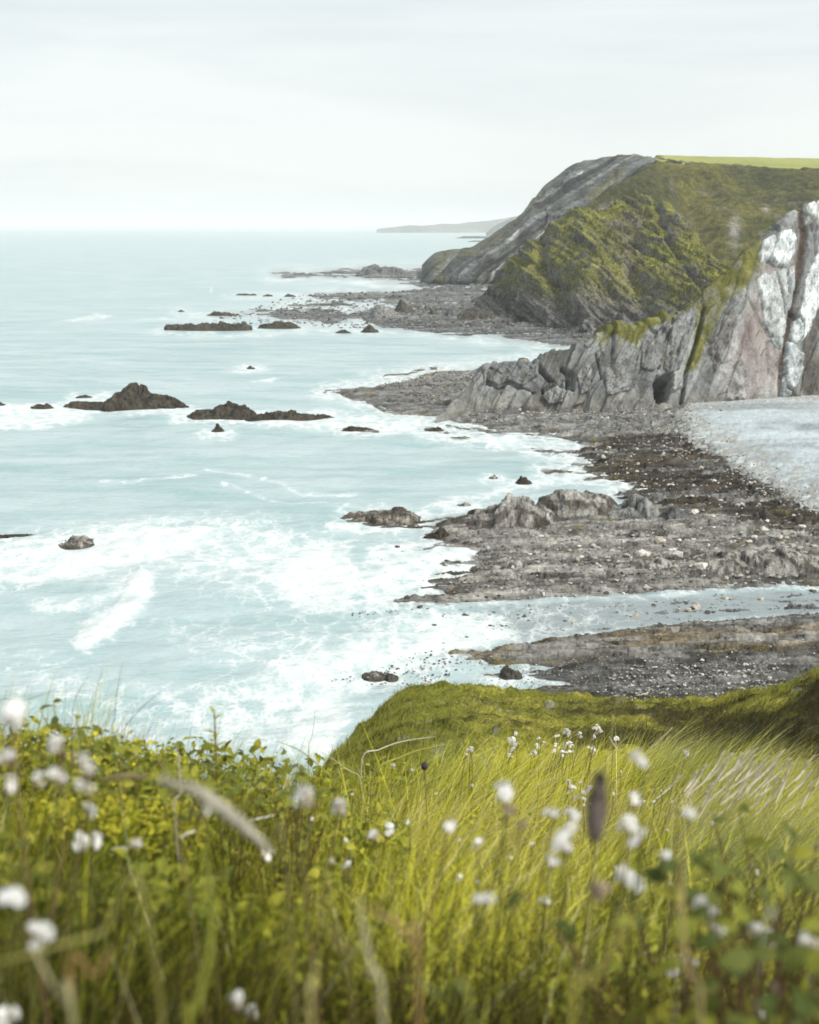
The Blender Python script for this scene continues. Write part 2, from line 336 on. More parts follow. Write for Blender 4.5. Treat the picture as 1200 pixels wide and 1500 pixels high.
bc = mixc(bc, (0.3, 0.3, 0.28), sstep(0.0, 0.35, fbm(V[..., 0] / 1.6, V[..., 1] / 1.0, o=4, s=99, g=0.65) + 0.55 - f['sb'] / 85) * 0.9)
bc = bc * (1 + 0.18 * fbm(V[..., 0] / 0.8, V[..., 1] / 0.5, o=3, s=95))[..., None] * (1 + 0.15 * fbm(f['u'] / 30, f['v'] / 3, o=3, s=96))[..., None]
Vb = V.copy(); Vb[..., 2] += 0.30 * (np.clip(f['sb'] / 60, -1, 1) - 0.12 + 0.5 * f['fine'] + 0.4 * f['r']); kb = f['sb'] > -14; kqb = kb[:-1, :-1] & kb[1:, 1:]
vv_, qq_, (cc_,) = compact(Vb.reshape(-1, 3), grid_q(len(pys), len(pxs), kqb), bc.reshape(-1, 3))
link('beach', mesh_from(vv_, qq_, 'beach', cc_), mat_rock('beach_pebbles', 0.5, 9.0, None, 0.35, 0.05, lo=0.82, hi=1.18), kind='structure', label='pale pebble beach under the white cliff')
def ground_z(x, y):
    return shore(np.atleast_1d(np.asarray(x, float)), np.atleast_1d(np.asarray(y, float)))[0]

# low rocks standing in the sea: silhouette points (x, top) in the photograph, water line, thickness in metres
ISLETS = [
 ('sea_rock', [(84, 602), (100, 597), (128, 595), (148, 586), (166, 572), (180, 563), (190, 561), (200, 565), (208, 577), (228, 581), (245, 580), (260, 590), (268, 598)], 601, 13, 'black', 'large dark peaked rock standing in the sea, biggest of the rocks at left'),
 ('sea_rock', [(262, 610), (280, 603), (300, 597), (330, 590), (348, 588), (364, 596), (372, 610)], 614, 10, 'black', 'dark humped rock ridge just right of the big peaked sea rock'),
 ('sea_rock', [(356, 615), (375, 608), (405, 604), (430, 602), (452, 605), (470, 610), (492, 613)], 617, 9, 'black', 'long low dark reef between the humped ridge and the grey shelf'),
 ('sea_rock', [(304, 634), (312, 626), (318, 620), (324, 627), (330, 634)], 635, 3, 'black', 'small pointed dark rock alone in front of the low reef'),
 ('sea_rock', [(72, 803), (82, 793), (96, 784), (112, 785), (124, 795), (132, 803)], 804, 6, 'tan', 'small grey rounded rock in the white surf at left'),
 ('sea_rock', [(-30, 787), (10, 783), (40, 785), (60, 790)], 790, 3, 'black', 'flat dark rock awash behind the small grey surf rock'),
 ('sea_rock', [(-20, 812), (2, 806), (16, 809)], 811, 2, 'black', 'dark rock tip cut by the left frame in the surf'),
 ('sea_rock', [(38, 598), (52, 592), (66, 590), (76, 599)], 599, 4, 'black', 'small low dark rock left of the big peaked sea rock'),
 ('sea_rock', [(-24, 596), (-6, 586), (8, 596)], 597, 4, 'black', 'dark rock at the left edge beyond the peaked sea rock'),
 ('sea_rock', [(108, 581), (122, 578), (134, 583)], 583, 3, 'black', 'tiny dark rock behind the big peaked sea rock'),
 ('sea_rock', [(488, 767), (500, 757), (530, 750), (560, 746), (585, 741), (604, 748), (626, 766)], 772, 9, 'tanweed', 'long tan rock with black weed at the left tip of the platform'),
 ('sea_rock', [(236, 484), (240, 477), (270, 474), (300, 472), (330, 472), (352, 470), (366, 478), (368, 485)], 485, 10, 'black', 'long flat black reef far out, lowest and longest of the far reefs'),
 ('sea_rock', [(370, 482), (384, 475), (408, 471), (424, 472), (438, 480)], 482, 10, 'black', 'short flat black reef right of the longest far reef'),
 ('sea_rock', [(300, 463), (312, 456), (330, 457), (350, 462)], 463, 9, 'black', 'wedge shaped dark reef behind the longest far reef'),
 ('sea_rock', [(344, 433), (360, 430), (376, 432)], 433, 10, 'black', 'thin dark reef near the white spray far out'),
 ('sea_rock', [(383, 434), (392, 430), (400, 434)], 434.5, 6, 'black', 'small dark reef right of the thin far reef'),
 ('sea_rock', [(414, 435), (424, 430), (434, 435)], 435, 6, 'black', 'small dark reef nearest the far stony shelf'),
 ('sea_rock', [(258, 457), (264, 453), (270, 457)], 457, 4, 'black', 'small square dark rock in the far breaking wave'),
 ('sea_rock', [(361, 539), (366, 535), (374, 539)], 540, 2.5, 'black', 'single small dark rock in the open middle bay'),
 ('sea_rock', [(490, 487), (502, 482), (515, 487)], 488, 4, 'black', 'small dark rock left of the far cove edge'),
 ('sea_rock', [(527, 487), (540, 475), (552, 482), (556, 487)], 487, 5, 'black', 'dark blocky rock at the far cove edge'),
 ('sea_rock', [(716, 700), (724, 694), (730, 700)], 701, 1.5, 'tan', 'small tilted grey rock in the shallows off the humped slabs'),
 ('sea_rock', [(757, 705), (764, 695), (772, 698), (780, 707)], 708, 2.2, 'black', 'dark round rock in the shallows behind the humped slabs'),
 ('sea_rock', [(664, 744), (672, 737), (682, 734), (690, 740), (698, 744)], 744, 2, 'tan', 'low grey rock in the foam behind the platform tip'),
 ('sea_rock', [(498, 630), (515, 624), (535, 626), (552, 630)], 632, 3, 'black', 'flat dark rock in the water below the grey shelf point'),
 ('sea_rock', [(622, 631), (634, 626), (642, 623), (654, 632)], 633, 3, 'black', 'dark humped rock in the water near the grey shelf'),
 ('sea_rock', [(732, 988), (742, 976), (752, 978), (765, 988), (768, 993)], 995, 1.6, 'dark', 'dark boulder in the wash above the grassy spur'),
 ('sea_rock', [(528, 992), (540, 984), (550, 980), (562, 985), (566, 992)], 993, 1.8, 'tan', 'brown rock awash in foam above the grassy spur tip'),
 ('sea_rock', [(564, 992), (575, 987), (584, 992)], 993, 1.2, 'dark', 'small flat rock beside the brown rock in the foam'),
 ('sea_rock', [(620, 785), (632, 779), (645, 774), (660, 778), (668, 786)], 790, 2, 'black', 'dark weedy rock below the long tan rock'),
]
OUTCROPS = [
 ('rock_outcrop', [(640, 772), (668, 757), (690, 748), (716, 740), (730, 724), (745, 714), (765, 709), (782, 713), (800, 726), (815, 745), (822, 776)], 780, 11, 'tan', 'smooth tan hump of rock, left of the two big humps'),
 ('rock_outcrop', [(790, 735), (800, 713), (812, 704), (824, 699), (850, 702), (880, 708), (905, 724), (915, 740), (920, 756)], 760, 12, 'tan', 'smooth tan hump of rock, right and taller of the two big humps'),
 ('rock_outcrop', [(880, 760), (900, 742), (918, 738), (935, 722), (946, 716), (955, 726), (968, 742), (975, 758)], 762, 8, 'grey', 'jagged grey outcrop right of the tan humps'),
 ('rock_outcrop', [(970, 766), (976, 748), (985, 737), (998, 735), (1010, 745), (1018, 764)], 767, 5, 'darkgrey', 'dark cleft outcrop at the right end of the platform crest'),
 ('rock_outcrop', [(690, 838), (720, 822), (745, 812), (760, 810), (780, 820), (795, 836)], 842, 6, 'tan', 'low tan outcrop at the left lower edge of the platform'),
 ('rock_outcrop', [(1000, 830), (1060, 800), (1120, 790), (1180, 795), (1230, 812), (1260, 836)], 846, 9, 'tan', 'broad tan swell of rock at the right side of the platform'),
 ('rock_outcrop', [(880, 838), (920, 816), (950, 808), (985, 816), (1010, 836)], 842, 6, 'tan', 'broad low tan swell of rock at the middle of the platform'),
 ('rock_outcrop', [(1095, 768), (1110, 752), (1125, 742), (1140, 754), (1150, 768)], 770, 4, 'dark', 'dark brown stack at the edge of the pale beach'),
 ('rock_outcrop', [(518, 404), (530, 392), (545, 387), (560, 385), (576, 388), (588, 392), (596, 404)], 405, 30, 'darkgrey', 'dark grey hill shaped rock on the farthest reef'),
 ('rock_outcrop', [(540, 462), (548, 442), (556, 436), (566, 440), (580, 455), (590, 466)], 467, 16, 'grey', 'slanting grey rock fin on the far shelf, widest of the fins'),
 ('rock_outcrop', [(578, 456), (584, 440), (588, 433), (600, 445), (612, 458)], 459, 12, 'dark', 'sharp dark rock fin right of the widest far fin'),
 ('rock_outcrop', [(625, 462), (634, 446), (640, 452), (648, 462)], 463, 9, 'dark', 'sharp dark rock fin, middle of the far shelf fins'),
 ('rock_outcrop', [(650, 460), (660, 438), (672, 450), (680, 462)], 464, 9, 'darkgrey', 'sharp rock fin close to the mossy bluff'),
 ('rock_outcrop', [(662, 470), (680, 452), (700, 444), (718, 450), (735, 468)], 470, 14, 'dark', 'dark slabby outcrop under the left toe of the mossy bluff'),
 ('rock_outcrop', [(600, 424), (640, 419), (670, 417), (700, 421), (730, 427)], 430, 20, 'darkgrey', 'low dark ridge behind the far shelf fins'),
]
PAL = {'black': ((0.03, 0.026, 0.02), (0.08, 0.069, 0.052)), 'tan': ((0.20, 0.192, 0.176), (0.42, 0.405, 0.37)), 'tanweed': ((0.26, 0.235, 0.20), (0.34, 0.31, 0.265)), 'grey': ((0.16, 0.165, 0.16), (0.27, 0.27, 0.255)),
       'darkgrey': ((0.085, 0.09, 0.09), (0.16, 0.165, 0.16)), 'dark': ((0.055, 0.05, 0.045), (0.11, 0.1, 0.085))}
def ridge_rock(name, prof, base, thick, pal, label, seed, foot=0.0):
    prof = np.array(prof, float); wpx = prof[-1, 0] - prof[0, 0]
    nc = int(np.clip(wpx * 1.1, 26, 220)); nr = 30
    xs = np.linspace(prof[0, 0], prof[-1, 0], nc); tops = np.interp(xs, prof[:, 0], prof[:, 1])
    B = at_z(xs, np.full(nc, base), foot); mp_ = B[:, 1].mean() / F
    v = np.linspace(-1, 1.0, nr)[:, None]
    # plan: a lens whose ends close; top profile from the silhouette
    e = np.linspace(-1, 1, nc)[None, :]
    plan = (1 - np.abs(e) ** 3.0) ** 0.6 * 0.9 + 0.1
    zt = np.maximum((at_y(xs, tops, B[:, 1] + thick * 0.5)[:, 2] - foot) * (0.80 if name == 'sea_rock' else 0.64), 0.10 * thick ** 0.7 * np.clip(1.02 - np.abs(np.linspace(-1, 1, nc)) ** 6, 0.05, 1))
    x = np.broadcast_to(B[:, 0], (nr, nc)); y = B[:, 1] + thick * 0.5 + v * plan * thick * 0.5
    cross = np.clip(1 - np.abs(v) ** 2.2, 0, 1) * np.ones_like(e)
    sk = 0.30 * thick
    w = max(thick * 0.25, 0.6)
    n = rdg(x / w + 0.4 * y / w, y / (w * 0.8), o=4, s=seed, g=0.55); n2 = fbm(x / (w * 0.35), y / (w * 0.3), o=4, s=seed + 9, g=0.6)
    f1, f2, r, r2, ox, oy = voro(x / w * 0.8 + 0.3 * n2, y / w + 0.3 * n2, seed)
    z = np.maximum(zt, 0.02) * cross * (0.88 + 0.06 * n + 0.10 * n2 + 0.34 * (r * 0.5 + r2 * ox)) + 0.10 * thick ** 0.5 * (n2 + 0.5 * r) * np.minimum(1, zt * 2) - 0.5 * np.abs(v) ** 4 - 0.25 * np.abs(e) ** 8 - 0.1
    P = np.stack([x + 0 * z, y + 0 * z, z + foot], -1); Nn = normals(P); Nn *= np.sign(Nn[..., 2:3] + 1e-6)
    w3 = max(w * 0.55, 0.5); m3 = fbm(P[..., 0] / w3, P[..., 1] / w3, P[..., 2] / w3, o=4, s=seed + 31, g=0.6); m4 = rdg(P[..., 0] / (2.2 * w3) + 0.6 * P[..., 2] / w3, P[..., 1] / w3, P[..., 2] / w3, o=3, s=seed + 37)
    P = P + Nn * (w3 * ((0.26 * m3 + 0.16 * m4) if 'tan' in pal else (0.42 * m3 + 0.34 * m4)) * np.clip(cross, 0, 1) ** 0.5)[..., None]; n2 = n2 * 0.6 + 0.5 * m3
    if 'tan' not in pal: P[..., 2] += 0.16 * np.maximum(zt, 0.3) * cross * (r + 0.7 * n)
    lo, hi = PAL[pal]
    c = mixc(np.broadcast_to(np.array(lo), P.shape), hi, 0.5 + 0.7 * n2 + 0.3 * r)
    if pal in ('tan', 'tanweed'):
        c = mixc(c, (0.06, 0.05, 0.038), sstep(0.35, 0.6, 0.5 + 0.6 * n - 0.55 * z / max(zt.max(), 0.3) + 0.3 * n2) * (0.85 if pal == 'tan' else 0.8))
        c = mixc(c, (0.05, 0.045, 0.038), sstep(0.09, 0.0, f2 - f1) * 0.8)
        if pal == 'tanweed': c = mixc(c, (0.05, 0.043, 0.034), sstep(0.55, 0.8, z / max(zt.max(), .3) + 0.25 * n2) * 0.9)
    org = np.array([x.mean(), y.mean(), foot]); P = P - org
    o = link(name, mesh_from(P.reshape(-1, 3), grid_q(nr, nc), name, c.reshape(-1, 3)), M_ISLET, label=label, category='rock')
    o.location = org
    return o
for i, a in enumerate(ISLETS): ridge_rock(*a, seed=100 + 7 * i)['group'] = 'rocks standing in the sea'
for i, a in enumerate(OUTCROPS):
    b = at_z(np.array([np.mean([q[0] for q in a[1]])]), np.array([a[2]]))[0]
    ridge_rock(*a, seed=400 + 7 * i, foot=0.35)['group'] = 'outcrops on the rock shelf'

# the sea: one sheet to the horizon, swell as geometry, foam weight per vertex
spx = np.concatenate([np.linspace(-3000, -80, 24), np.linspace(-70, 1270, 440), np.linspace(1290, 4200, 24)])
spy = np.concatenate([[2600, 1700, 1350, 1200], np.linspace(1135, 350, 430), [348, 346, 344, 342, 340, 338.5, 337, 336, 335, 334.2]])

def flat_at(px, py):   # same as at_z but without the camera's roll, so that rows stay straight
    a = (px - 600) / F; b = (750 - py) / F
    d = a[..., None] * rt0 + b[..., None] * up0 + fw
    return d * (-H / d[..., 2])[..., None] + np.array([0, 0, H])
SX, SY = np.meshgrid(spx, spy)
S = flat_at(SX, SY); X, Y = S[..., 0], S[..., 1]
px, py = to_px(S)
W1 = fbm(px / 60, py / 22, o=4, s=201); W2 = fbm(px / 60, py / 22, o=4, s=211)
qx, qy = px + 16 * W1, py + 7 * W2
FOAM = [  # outline, strength, feather (pixels)
 ([(-80, 790), (100, 768), (250, 752), (330, 745), (420, 752), (480, 775), (525, 790), (532, 850), (520, 885), (430, 880), (330, 878), (260, 862), (200, 850), (100, 862), (-80, 880)], 0.58, 80),
 ([(-60, 800), (120, 775), (260, 770), (330, 790), (250, 815), (180, 830), (60, 860), (-60, 860)], 0.30, 25),
 ([(440, 800), (520, 785), (530, 850), (522, 885), (470, 895), (420, 880), (390, 850)], 0.45, 22),
 ([(200, 1010), (330, 990), (420, 955), (520, 925), (600, 890), (740, 905), (760, 940), (690, 958), (640, 1000), (560, 1015), (480, 1120), (300, 1120), (240, 1050)], 0.58, 80),
 ([(420, 1110), (455, 1030), (480, 985), (500, 1010), (520, 1050), (480, 1110)], 0.45, 22),
 ([(540, 790), (640, 780), (720, 800), (700, 850), (600, 885), (540, 890), (528, 850)], 0.62, 26),
 ([(330, 880), (480, 850), (560, 800), (640, 770), (720, 800), (700, 870), (760, 900), (740, 950), (640, 1000), (500, 1010), (520, 940), (420, 920)], 0.20, 60),
 ([(260, 1120), (200, 1000), (60, 940), (-60, 960), (-60, 1010), (160, 1090)], 0.34, 60),
 ([(200, 900), (440, 900), (560, 960), (420, 1000), (240, 960)], 0.34, 60),
 ([(620, 900), (740, 900), (760, 935), (700, 955), (620, 950)], 0.35, 18),
 ([(-80, 600), (60, 590), (110, 600), (130, 612), (60, 628), (-80, 634)], 0.75, 14),
 ([(60, 596), (140, 574), (280, 590), (300, 602), (240, 608), (90, 608)], 0.5, 8),
 ([(250, 600), (480, 600), (600, 612), (720, 628), (800, 652), (860, 676), (860, 692), (760, 664), (680, 646), (560, 640), (470, 632), (360, 626), (250, 620)], 0.62, 12),
 ([(600, 760), (640, 732), (720, 716), (780, 690), (850, 684), (900, 712), (860, 706), (780, 712), (720, 735), (660, 752)], 0.62, 16),
 ([(470, 742), (560, 735), (620, 738), (640, 760), (600, 772), (500, 778)], 0.35, 14),
 ([(480, 572), (540, 556), (600, 534), (680, 520), (780, 506), (900, 506), (900, 545), (700, 548), (600, 560), (540, 572)], 0.55, 14),
 ([(460, 478), (560, 484), (720, 494), (820, 506), (820, 512), (700, 502), (560, 492), (460, 486)], 0.72, 7),
 ([(220, 492), (240, 482), (370, 486), (440, 480), (470, 482), (400, 492), (300, 496)], 0.66, 7),
 ([(180, 468), (260, 458), (300, 455), (330, 464), (270, 470), (200, 472)], 0.7, 7),
 ([(280, 434), (340, 432), (460, 432), (520, 444), (600, 446), (600, 454), (500, 452), (440, 460), (400, 452), (440, 440), (330, 438)], 0.7, 5),
 ([(360, 404), (420, 404), (560, 410), (640, 420), (720, 428), (640, 428), (560, 424), (480, 414), (380, 410)], 0.75, 6),
 ([(80, 470), (110, 466), (140, 458), (160, 462), (155, 468), (110, 471)], 1.0, 3),
 ([(300, 432), (304, 424), (308, 432)], 1.2, 3),
 ([(360, 560), (390, 554), (412, 556), (395, 564)], 0.7, 4),
 ([(300, 545), (340, 540), (400, 540), (380, 546)], 0.5, 4),
]
foam = np.zeros(X.shape)
for poly, st, fe in FOAM: foam = np.maximum(foam, 0) + st * sstep(-fe * 0.6, fe, sdf(qx, qy, poly, 1.8)) * (1 - 0.25 * foam)
# thin wandering foam lines on the open bay
for ln in ([(300, 690), (400, 705), (440, 720), (520, 722)], [(330, 712), (420, 735), (520, 740)], [(150, 705), (280, 700)]):
    foam = np.maximum(foam, 0.5 * np.exp(-(pdist(qx, qy, ln, 2.0) / 5) ** 2))
# the breaker at left: a leaning crest of water
BRK = [(203, 830), (205, 850), (204, 868), (190, 888), (165, 906), (142, 922), (128, 935)]
bd = pdist(px + 5 * W1 * 2, py + 3 * W2, BRK, 1.3)
foam = np.maximum(foam, 1.0 * sstep(34, 6, bd + 10 * fbm(px / 14, py / 9, o=3, s=217) + 14 * sstep(850, 832, py)))
trail = sstep(34, 4, pdist(px + 10 * W1, py, [(190, 850), (160, 875), (130, 885), (60, 890)], 2.2)); foam = np.maximum(foam, 0.55 * trail)
for a in ISLETS:
    pr = a[1]; d = pdist(qx * 0.35 + px * 0.65, py, [(pr[0][0], a[2]), (pr[-1][0], a[2])], 2.2)
    foam = np.maximum(foam, 0.66 * sstep(26, 1, d - 2))
hs, fs = shore(X, Y)
near_s = sstep(-46, -2, fs['s']) * (px > 300); foam = np.maximum(foam, near_s * (0.40 + 0.20 * (py < 720)) * (1 - 0.5 * fs['chan']))
foam *= 1 - sstep(560, 500, py) * (0.42 - 0.75 * fbm(px / 22, py / 3.2, o=4, s=221, g=0.6)); foam = np.clip(foam, 0, 1.02) * (1 - 0.7 * fs['chan'] * sstep(720, 980, px)); foam = np.maximum(foam, 0.30 * fs['chan'] * sstep(1050, 800, px))
shal = np.maximum(sstep(-16, 0, fs['s']) * 0.8, fs['chan'] * sstep(600, 820, px))
spac = np.clip(np.abs(np.gradient(Y, axis=0)), 0.1, None)
def wave(wl, ang, amp, s):
    k = 2 * math.pi / wl; ph = k * (X * math.cos(ang) + Y * math.sin(ang)) + 3.0 * fbm(X / (wl * 5), Y / (wl * 5), o=2, s=s)
    return amp * (np.sin(ph) + 0.25 * np.cos(2 * ph)) * sstep(0.45, 0.12, spac / wl) * (0.6 + 0.6 * fbm(X / (wl * 4), Y / (wl * 4), o=2, s=s + 5))
calm = 1 - 0.85 * np.maximum(fs['chan'], sstep(-20, 0, fs['s']))
zz = (wave(26, 1.9, 0.34, 301) + wave(13, 2.4, 0.22, 311) + wave(6.5, 1.4, 0.13, 321) + wave(3.4, 2.0, 0.075, 331)) * calm
zz += (0.42 + 0.25 * fbm(X / 4, Y / 4, o=2, s=345)) * np.exp(-(bd / 13) ** 2) * sstep(812, 840, py) + 0.10 * foam * fbm(X / 1.5, Y / 1.5, o=3, s=341) * sstep(1.2, 0.3, spac)
S[..., 2] = zz
m = M('sea_water')
geo = m.n('NewGeometry').outputs['Position']
fo = m.attr('foam').outputs['Fac']; sh = m.attr('shallow').outputs['Fac']
warp = m.n('TexNoise', {'Vector': geo, 'Scale': 0.22, 'Detail': 3.0}); 
wv = m.n('VectorMath', {0: geo, 1: m.n('VectorMath', {0: warp.outputs['Color'], 'Scale': 3.2}, operation='SCALE').outputs[0]}, operation='ADD').outputs[0]
vo = m.n('TexVoronoi', {'Vector': m.scale(wv, (0.8, 0.55, 1)), 'Scale': 0.40}, feature='DISTANCE_TO_EDGE').outputs['Distance']
vo2 = m.n('TexVoronoi', {'Vector': m.scale(wv, (1, 0.7, 1)), 'Scale': 1.3}, feature='DISTANCE_TO_EDGE').outputs['Distance']
lace = m.math('ADD', m.math('MULTIPLY', m.maprange(vo, 0.0, 0.28, 1, 0), 0.5), m.math('MULTIPLY', m.maprange(vo2, 0, 0.24, 1, 0), 0.35))
fn = m.noise(m.scale(wv, (0.8, 0.5, 1)), 0.5, 9, 0.72)
fbig = m.noise(m.scale(geo, (0.6, 0.35, 1)), 0.11, 4, 0.6)
pat = m.math('ADD', m.math('MULTIPLY', lace, 0.78), m.math('ADD', m.math('MULTIPLY', fn, 0.62), m.math('MULTIPLY', fbig, 0.45)))
thr = m.math('SUBTRACT', 1.28, m.math('MULTIPLY', fo, 0.88))
fm = m.n('MapRange', {'Value': m.math('SUBTRACT', pat, thr), 'From Min': -0.26, 'From Max': 0.40, 'To Min': 0, 'To Max': 1}, interpolation_type='SMOOTHSTEP').outputs[0]
fm = m.math('MULTIPLY', fm, m.maprange(fo, 0.02, 0.2, 0, 1))
big = m.noise(geo, 0.018, 3)
wc = m.mix(m.maprange(big, 0.35, 0.65, 0, 1), (0.34, 0.435, 0.45, 1), (0.405, 0.485, 0.495, 1))
strk_ = m.noise(m.scale(wv, (0.16, 0.75, 1), (0, 0, 0.25)), 0.22, 6, 0.62)
wc = m.mix(m.maprange(strk_, 0.42, 0.66, 0, 0.85), wc, (0.235, 0.36, 0.37, 1))
wc = m.mix(m.math('MULTIPLY', fo, 0.45), wc, (0.49, 0.58, 0.585, 1))
wc = m.mix(m.math('MULTIPLY', sh, 0.85), wc, m.mix(m.noise(m.scale(wv, (0.25, 1.2, 1)), 0.8, 6, 0.65), (0.125, 0.145, 0.155, 1), (0.32, 0.36, 0.37, 1)))
colr = m.mix(fm, wc, m.mix(m.maprange(fn, 0.3, 0.62, 0, 1), (0.45, 0.52, 0.52, 1), (0.66, 0.68, 0.68, 1)))
rip = m.math('ADD', m.noise(m.scale(geo, (0.5, 1.0, 1), (0, 0, 0.35)), 0.9, 6, 0.6), m.math('MULTIPLY', m.noise(m.scale(geo, (0.35, 1, 1), (0, 0, 0.3)), 0.14, 4, 0.6), 3.0))
bmp = m.n('Bump', {'Height': m.math('ADD', rip, m.math('MULTIPLY', fm, 0.08)), 'Strength': 0.8, 'Distance': 0.45})
pb = m.n('BsdfPrincipled', {'Base Color': colr, 'Roughness': m.maprange(fm, 0, 1, 0.3, 0.9), 'IOR': 1.33, 'Specular IOR Level': 0.22, 'Normal': bmp.outputs[0]})
M_SEA = m.done(pb.outputs[0])
me = mesh_from(S.reshape(-1, 3), grid_q(len(spy), len(spx)), 'sea', None, {'foam': foam.reshape(-1), 'shallow': shal.reshape(-1)})
link('sea', me, M_SEA, kind='structure', label='pale teal sea with white surf')
link('seabed', mesh_from(np.array([[-70000, -300, -4], [70000, -300, -4], [70000, 70000, -4], [-70000, 70000, -4]], float), np.array([[0, 1, 2, 3]]), 'seabed', np.full((4, 3), 0.1)), M_SHELF, kind='structure')


# ------------------------------------------------------------------ cliffs
class Surf:
    pass
def lofted(cols, rows, nr, nc, back, z0=1.0, foot=-4.0, power=1.25):
    """cols: (base px, base py, ridge px, ridge py, depth step from base to ridge). Gives a dense net from below the foot over the crest to the back."""
    net = []
    for (bx, by, rx, ry, dy) in cols:
        b = at_z(bx, by, z0); r = at_y(rx, ry, b[1] + dy)
        col = [np.array([b[0], b[1] - 1.5, foot])]
        for t in rows:
            p = b + (r - b) * t; p[1] = b[1] + dy * t ** power; col.append(p)
        for (oy, fz, oz) in back:
            col.append(np.array([r[0] * (1 + oy / r[1]), r[1] + oy, r[2] * fz + oz]))
        net.append(col)
    A = np.array(net).transpose(1, 0, 2)                      # rows, cols
    A = cat(A, nr, 0); A = cat(A, nc, 1); return A

# the grey and white cliff at right
C1 = [(640, 612, 646, 606, 2), (668, 607, 674, 584, 4), (690, 603, 694, 556, 6), (712, 601, 716, 535, 8), (745, 600, 748, 529, 8), (785, 600, 788, 528, 8), (800, 600, 803, 519, 9), (822, 600, 824, 508, 9), (852, 600, 854, 507, 9),
      (872, 600, 874, 493, 10), (900, 600, 902, 483, 12), (930, 599, 935, 477, 13), (960, 599, 968, 469, 15), (985, 598, 992, 461, 16), (1010, 598, 1020, 437, 20), (1040, 597, 1055, 406, 24), (1070, 596, 1090, 373, 28),
      (1100, 594, 1115, 353, 32), (1130, 592, 1142, 334, 35), (1155, 590, 1166, 313, 38), (1175, 589, 1182, 303, 40), (1200, 588, 1204, 299, 42), (1240, 586, 1250, 285, 45), (1320, 582, 1340, 250, 50), (1450, 580, 1480, 215, 55), (1650, 576, 1700, 190, 60)]
nr1, nc1 = 240, 560
A = lofted(C1, [0, .1, .22, .35, .5, .64, .78, .9, 1.0], nr1, nc1, [(4, 1, -1.2), (14, .8, -2), (34, .45, -2), (60, 0, -4)])
# more columns where the picture sees it: resample by pixel x
N = normals(A); N *= -np.sign(N[nr1 // 3, nc1 // 2, 1]) * 1.0
px, py = to_px(A)
x, z = A[..., 0], A[..., 2]; y = A[..., 1]
ang = math.radians(62); u = x * math.cos(ang) + z * math.sin(ang); v = -x * math.sin(ang) + z * math.cos(ang)
wob = fbm(x / 9, z / 9, y / 9, o=3, s=501)
f1, f2, r, r2, ox, oy = voro(u / 17 + 0.35 * wob, v / 5.2 + 0.45 * wob, 511)
g1, g2, q, q2, px_, py_ = voro(u / 7 + 0.6 * wob, v / 2.6 + 0.6 * wob, 521)
ft = fbm(x / 2.2, z / 2.2, y / 2.2, o=5, s=531, g=0.58)
big = rdg(u / 34, v / 11, o=3, s=541)
left = sstep(1010, 900, px)
front = sstep(0.0, 0.06, (z - 0.5) / 40) * 0.7 + 0.3
sw1 = v / 3.4 + 0.5 * wob + u / 60; sw2 = v / 0.8 + 0.6 * wob
D = 1.3 * (sw1 % 1.0) * (0.5 + 0.5 * r) + 0.14 * (sw2 % 1.0) + 1.1 * (0.5 * r + 1.2 * r2 * oy + 0.4 * ox) + 0.45 * (0.5 * q + q2 * py_) + 0.28 * ft + 0.7 * big - 0.35 * sstep(0.07, 0.0, f2 - f1) * (r > -0.2)
D *= 0.75 + 0.25 * left
main = sstep(-8, 14, sdf(px, py, [(1052, 590), (1075, 500), (1100, 430), (1112, 380), (1165, 350), (1160, 420), (1145, 520), (1142, 590)], 1.0))
D = D * (1 - 0.5 * main) + 0.6 * main
cracks = [([(1150, 400), (1153, 430), (1158, 455), (1170, 485)], 1.6, 1.2), ([(1090, 435), (1110, 470), (1125, 500), (1138, 512)], 1.2, 0.8), ([(1116, 383), (1132, 392), (1150, 396)], 2.2, 1.2),
          ([(872, 520), (878, 545), (884, 562)], 1.6, 1.0), ([(822, 540), (836, 552), (838, 572)], 3.0, 2.2), ([(790, 540), (800, 552), (812, 566), (796, 575)], 3.0, 2.2), ([(715, 560), (730, 568), (745, 562), (765, 570), (782, 576)], 1.6, 1.4),
          ([(707, 545), (709, 562)], 1.2, 0.9), ([(985, 470), (975, 500), (965, 540)], 2.0, 1.2), ([(1030, 455), (1020, 500), (1005, 545), (998, 590)], 2.5, 1.8), ([(940, 500), (930, 540), (925, 570)], 1.2, 0.8)]
for ln, w, dd in cracks: D -= dd * np.exp(-(pdist(px + 2 * wob, py + 2 * ft, ln) / w) ** 2)
gully = np.exp(-(pdist(px + 2 * ft, py, [(1172, 308), (1176, 345), (1170, 400), (1160, 440), (1152, 490), (1146, 530), (1142, 590)]) / 4.5) ** 2); D -= 1.5 * gully
gully2 = np.exp(-(pdist(px + 3 * ft, py, [(1215, 440), (1195, 480), (1182, 520), (1180, 590)]) / 8) ** 2); D -= 1.6 * gully2
cave = sstep(-0.6, 1.4, sdf(px + 7 * ft + 2 * q, py + 7 * fbm(x / 2, z / 2, o=3, s=533), [(958, 582), (956, 560), (964, 548), (976, 546), (986, 554), (988, 570), (980, 588), (966, 590)])); cave2 = sstep(-2, 4, sdf(px + 5 * ft, py, [(826, 570), (828, 552), (830, 544), (834, 556), (837, 574)])) * 0.12
D -= 30.0 * np.maximum(cave, cave2)
vis = sstep(nr1 * 0.02, nr1 * 0.09, np.arange(nr1))[:, None] * np.ones(nc1)[None]
tip = sstep(640, 700, px)
A1 = A + N * (D * (0.25 + 0.75 * tip) * vis)[..., None]
A1[..., 2] += (0.5 * ft + 0.6 * q * left) * sstep(0.55, 0.7, np.arange(nr1)[:, None] / nr1) * tip
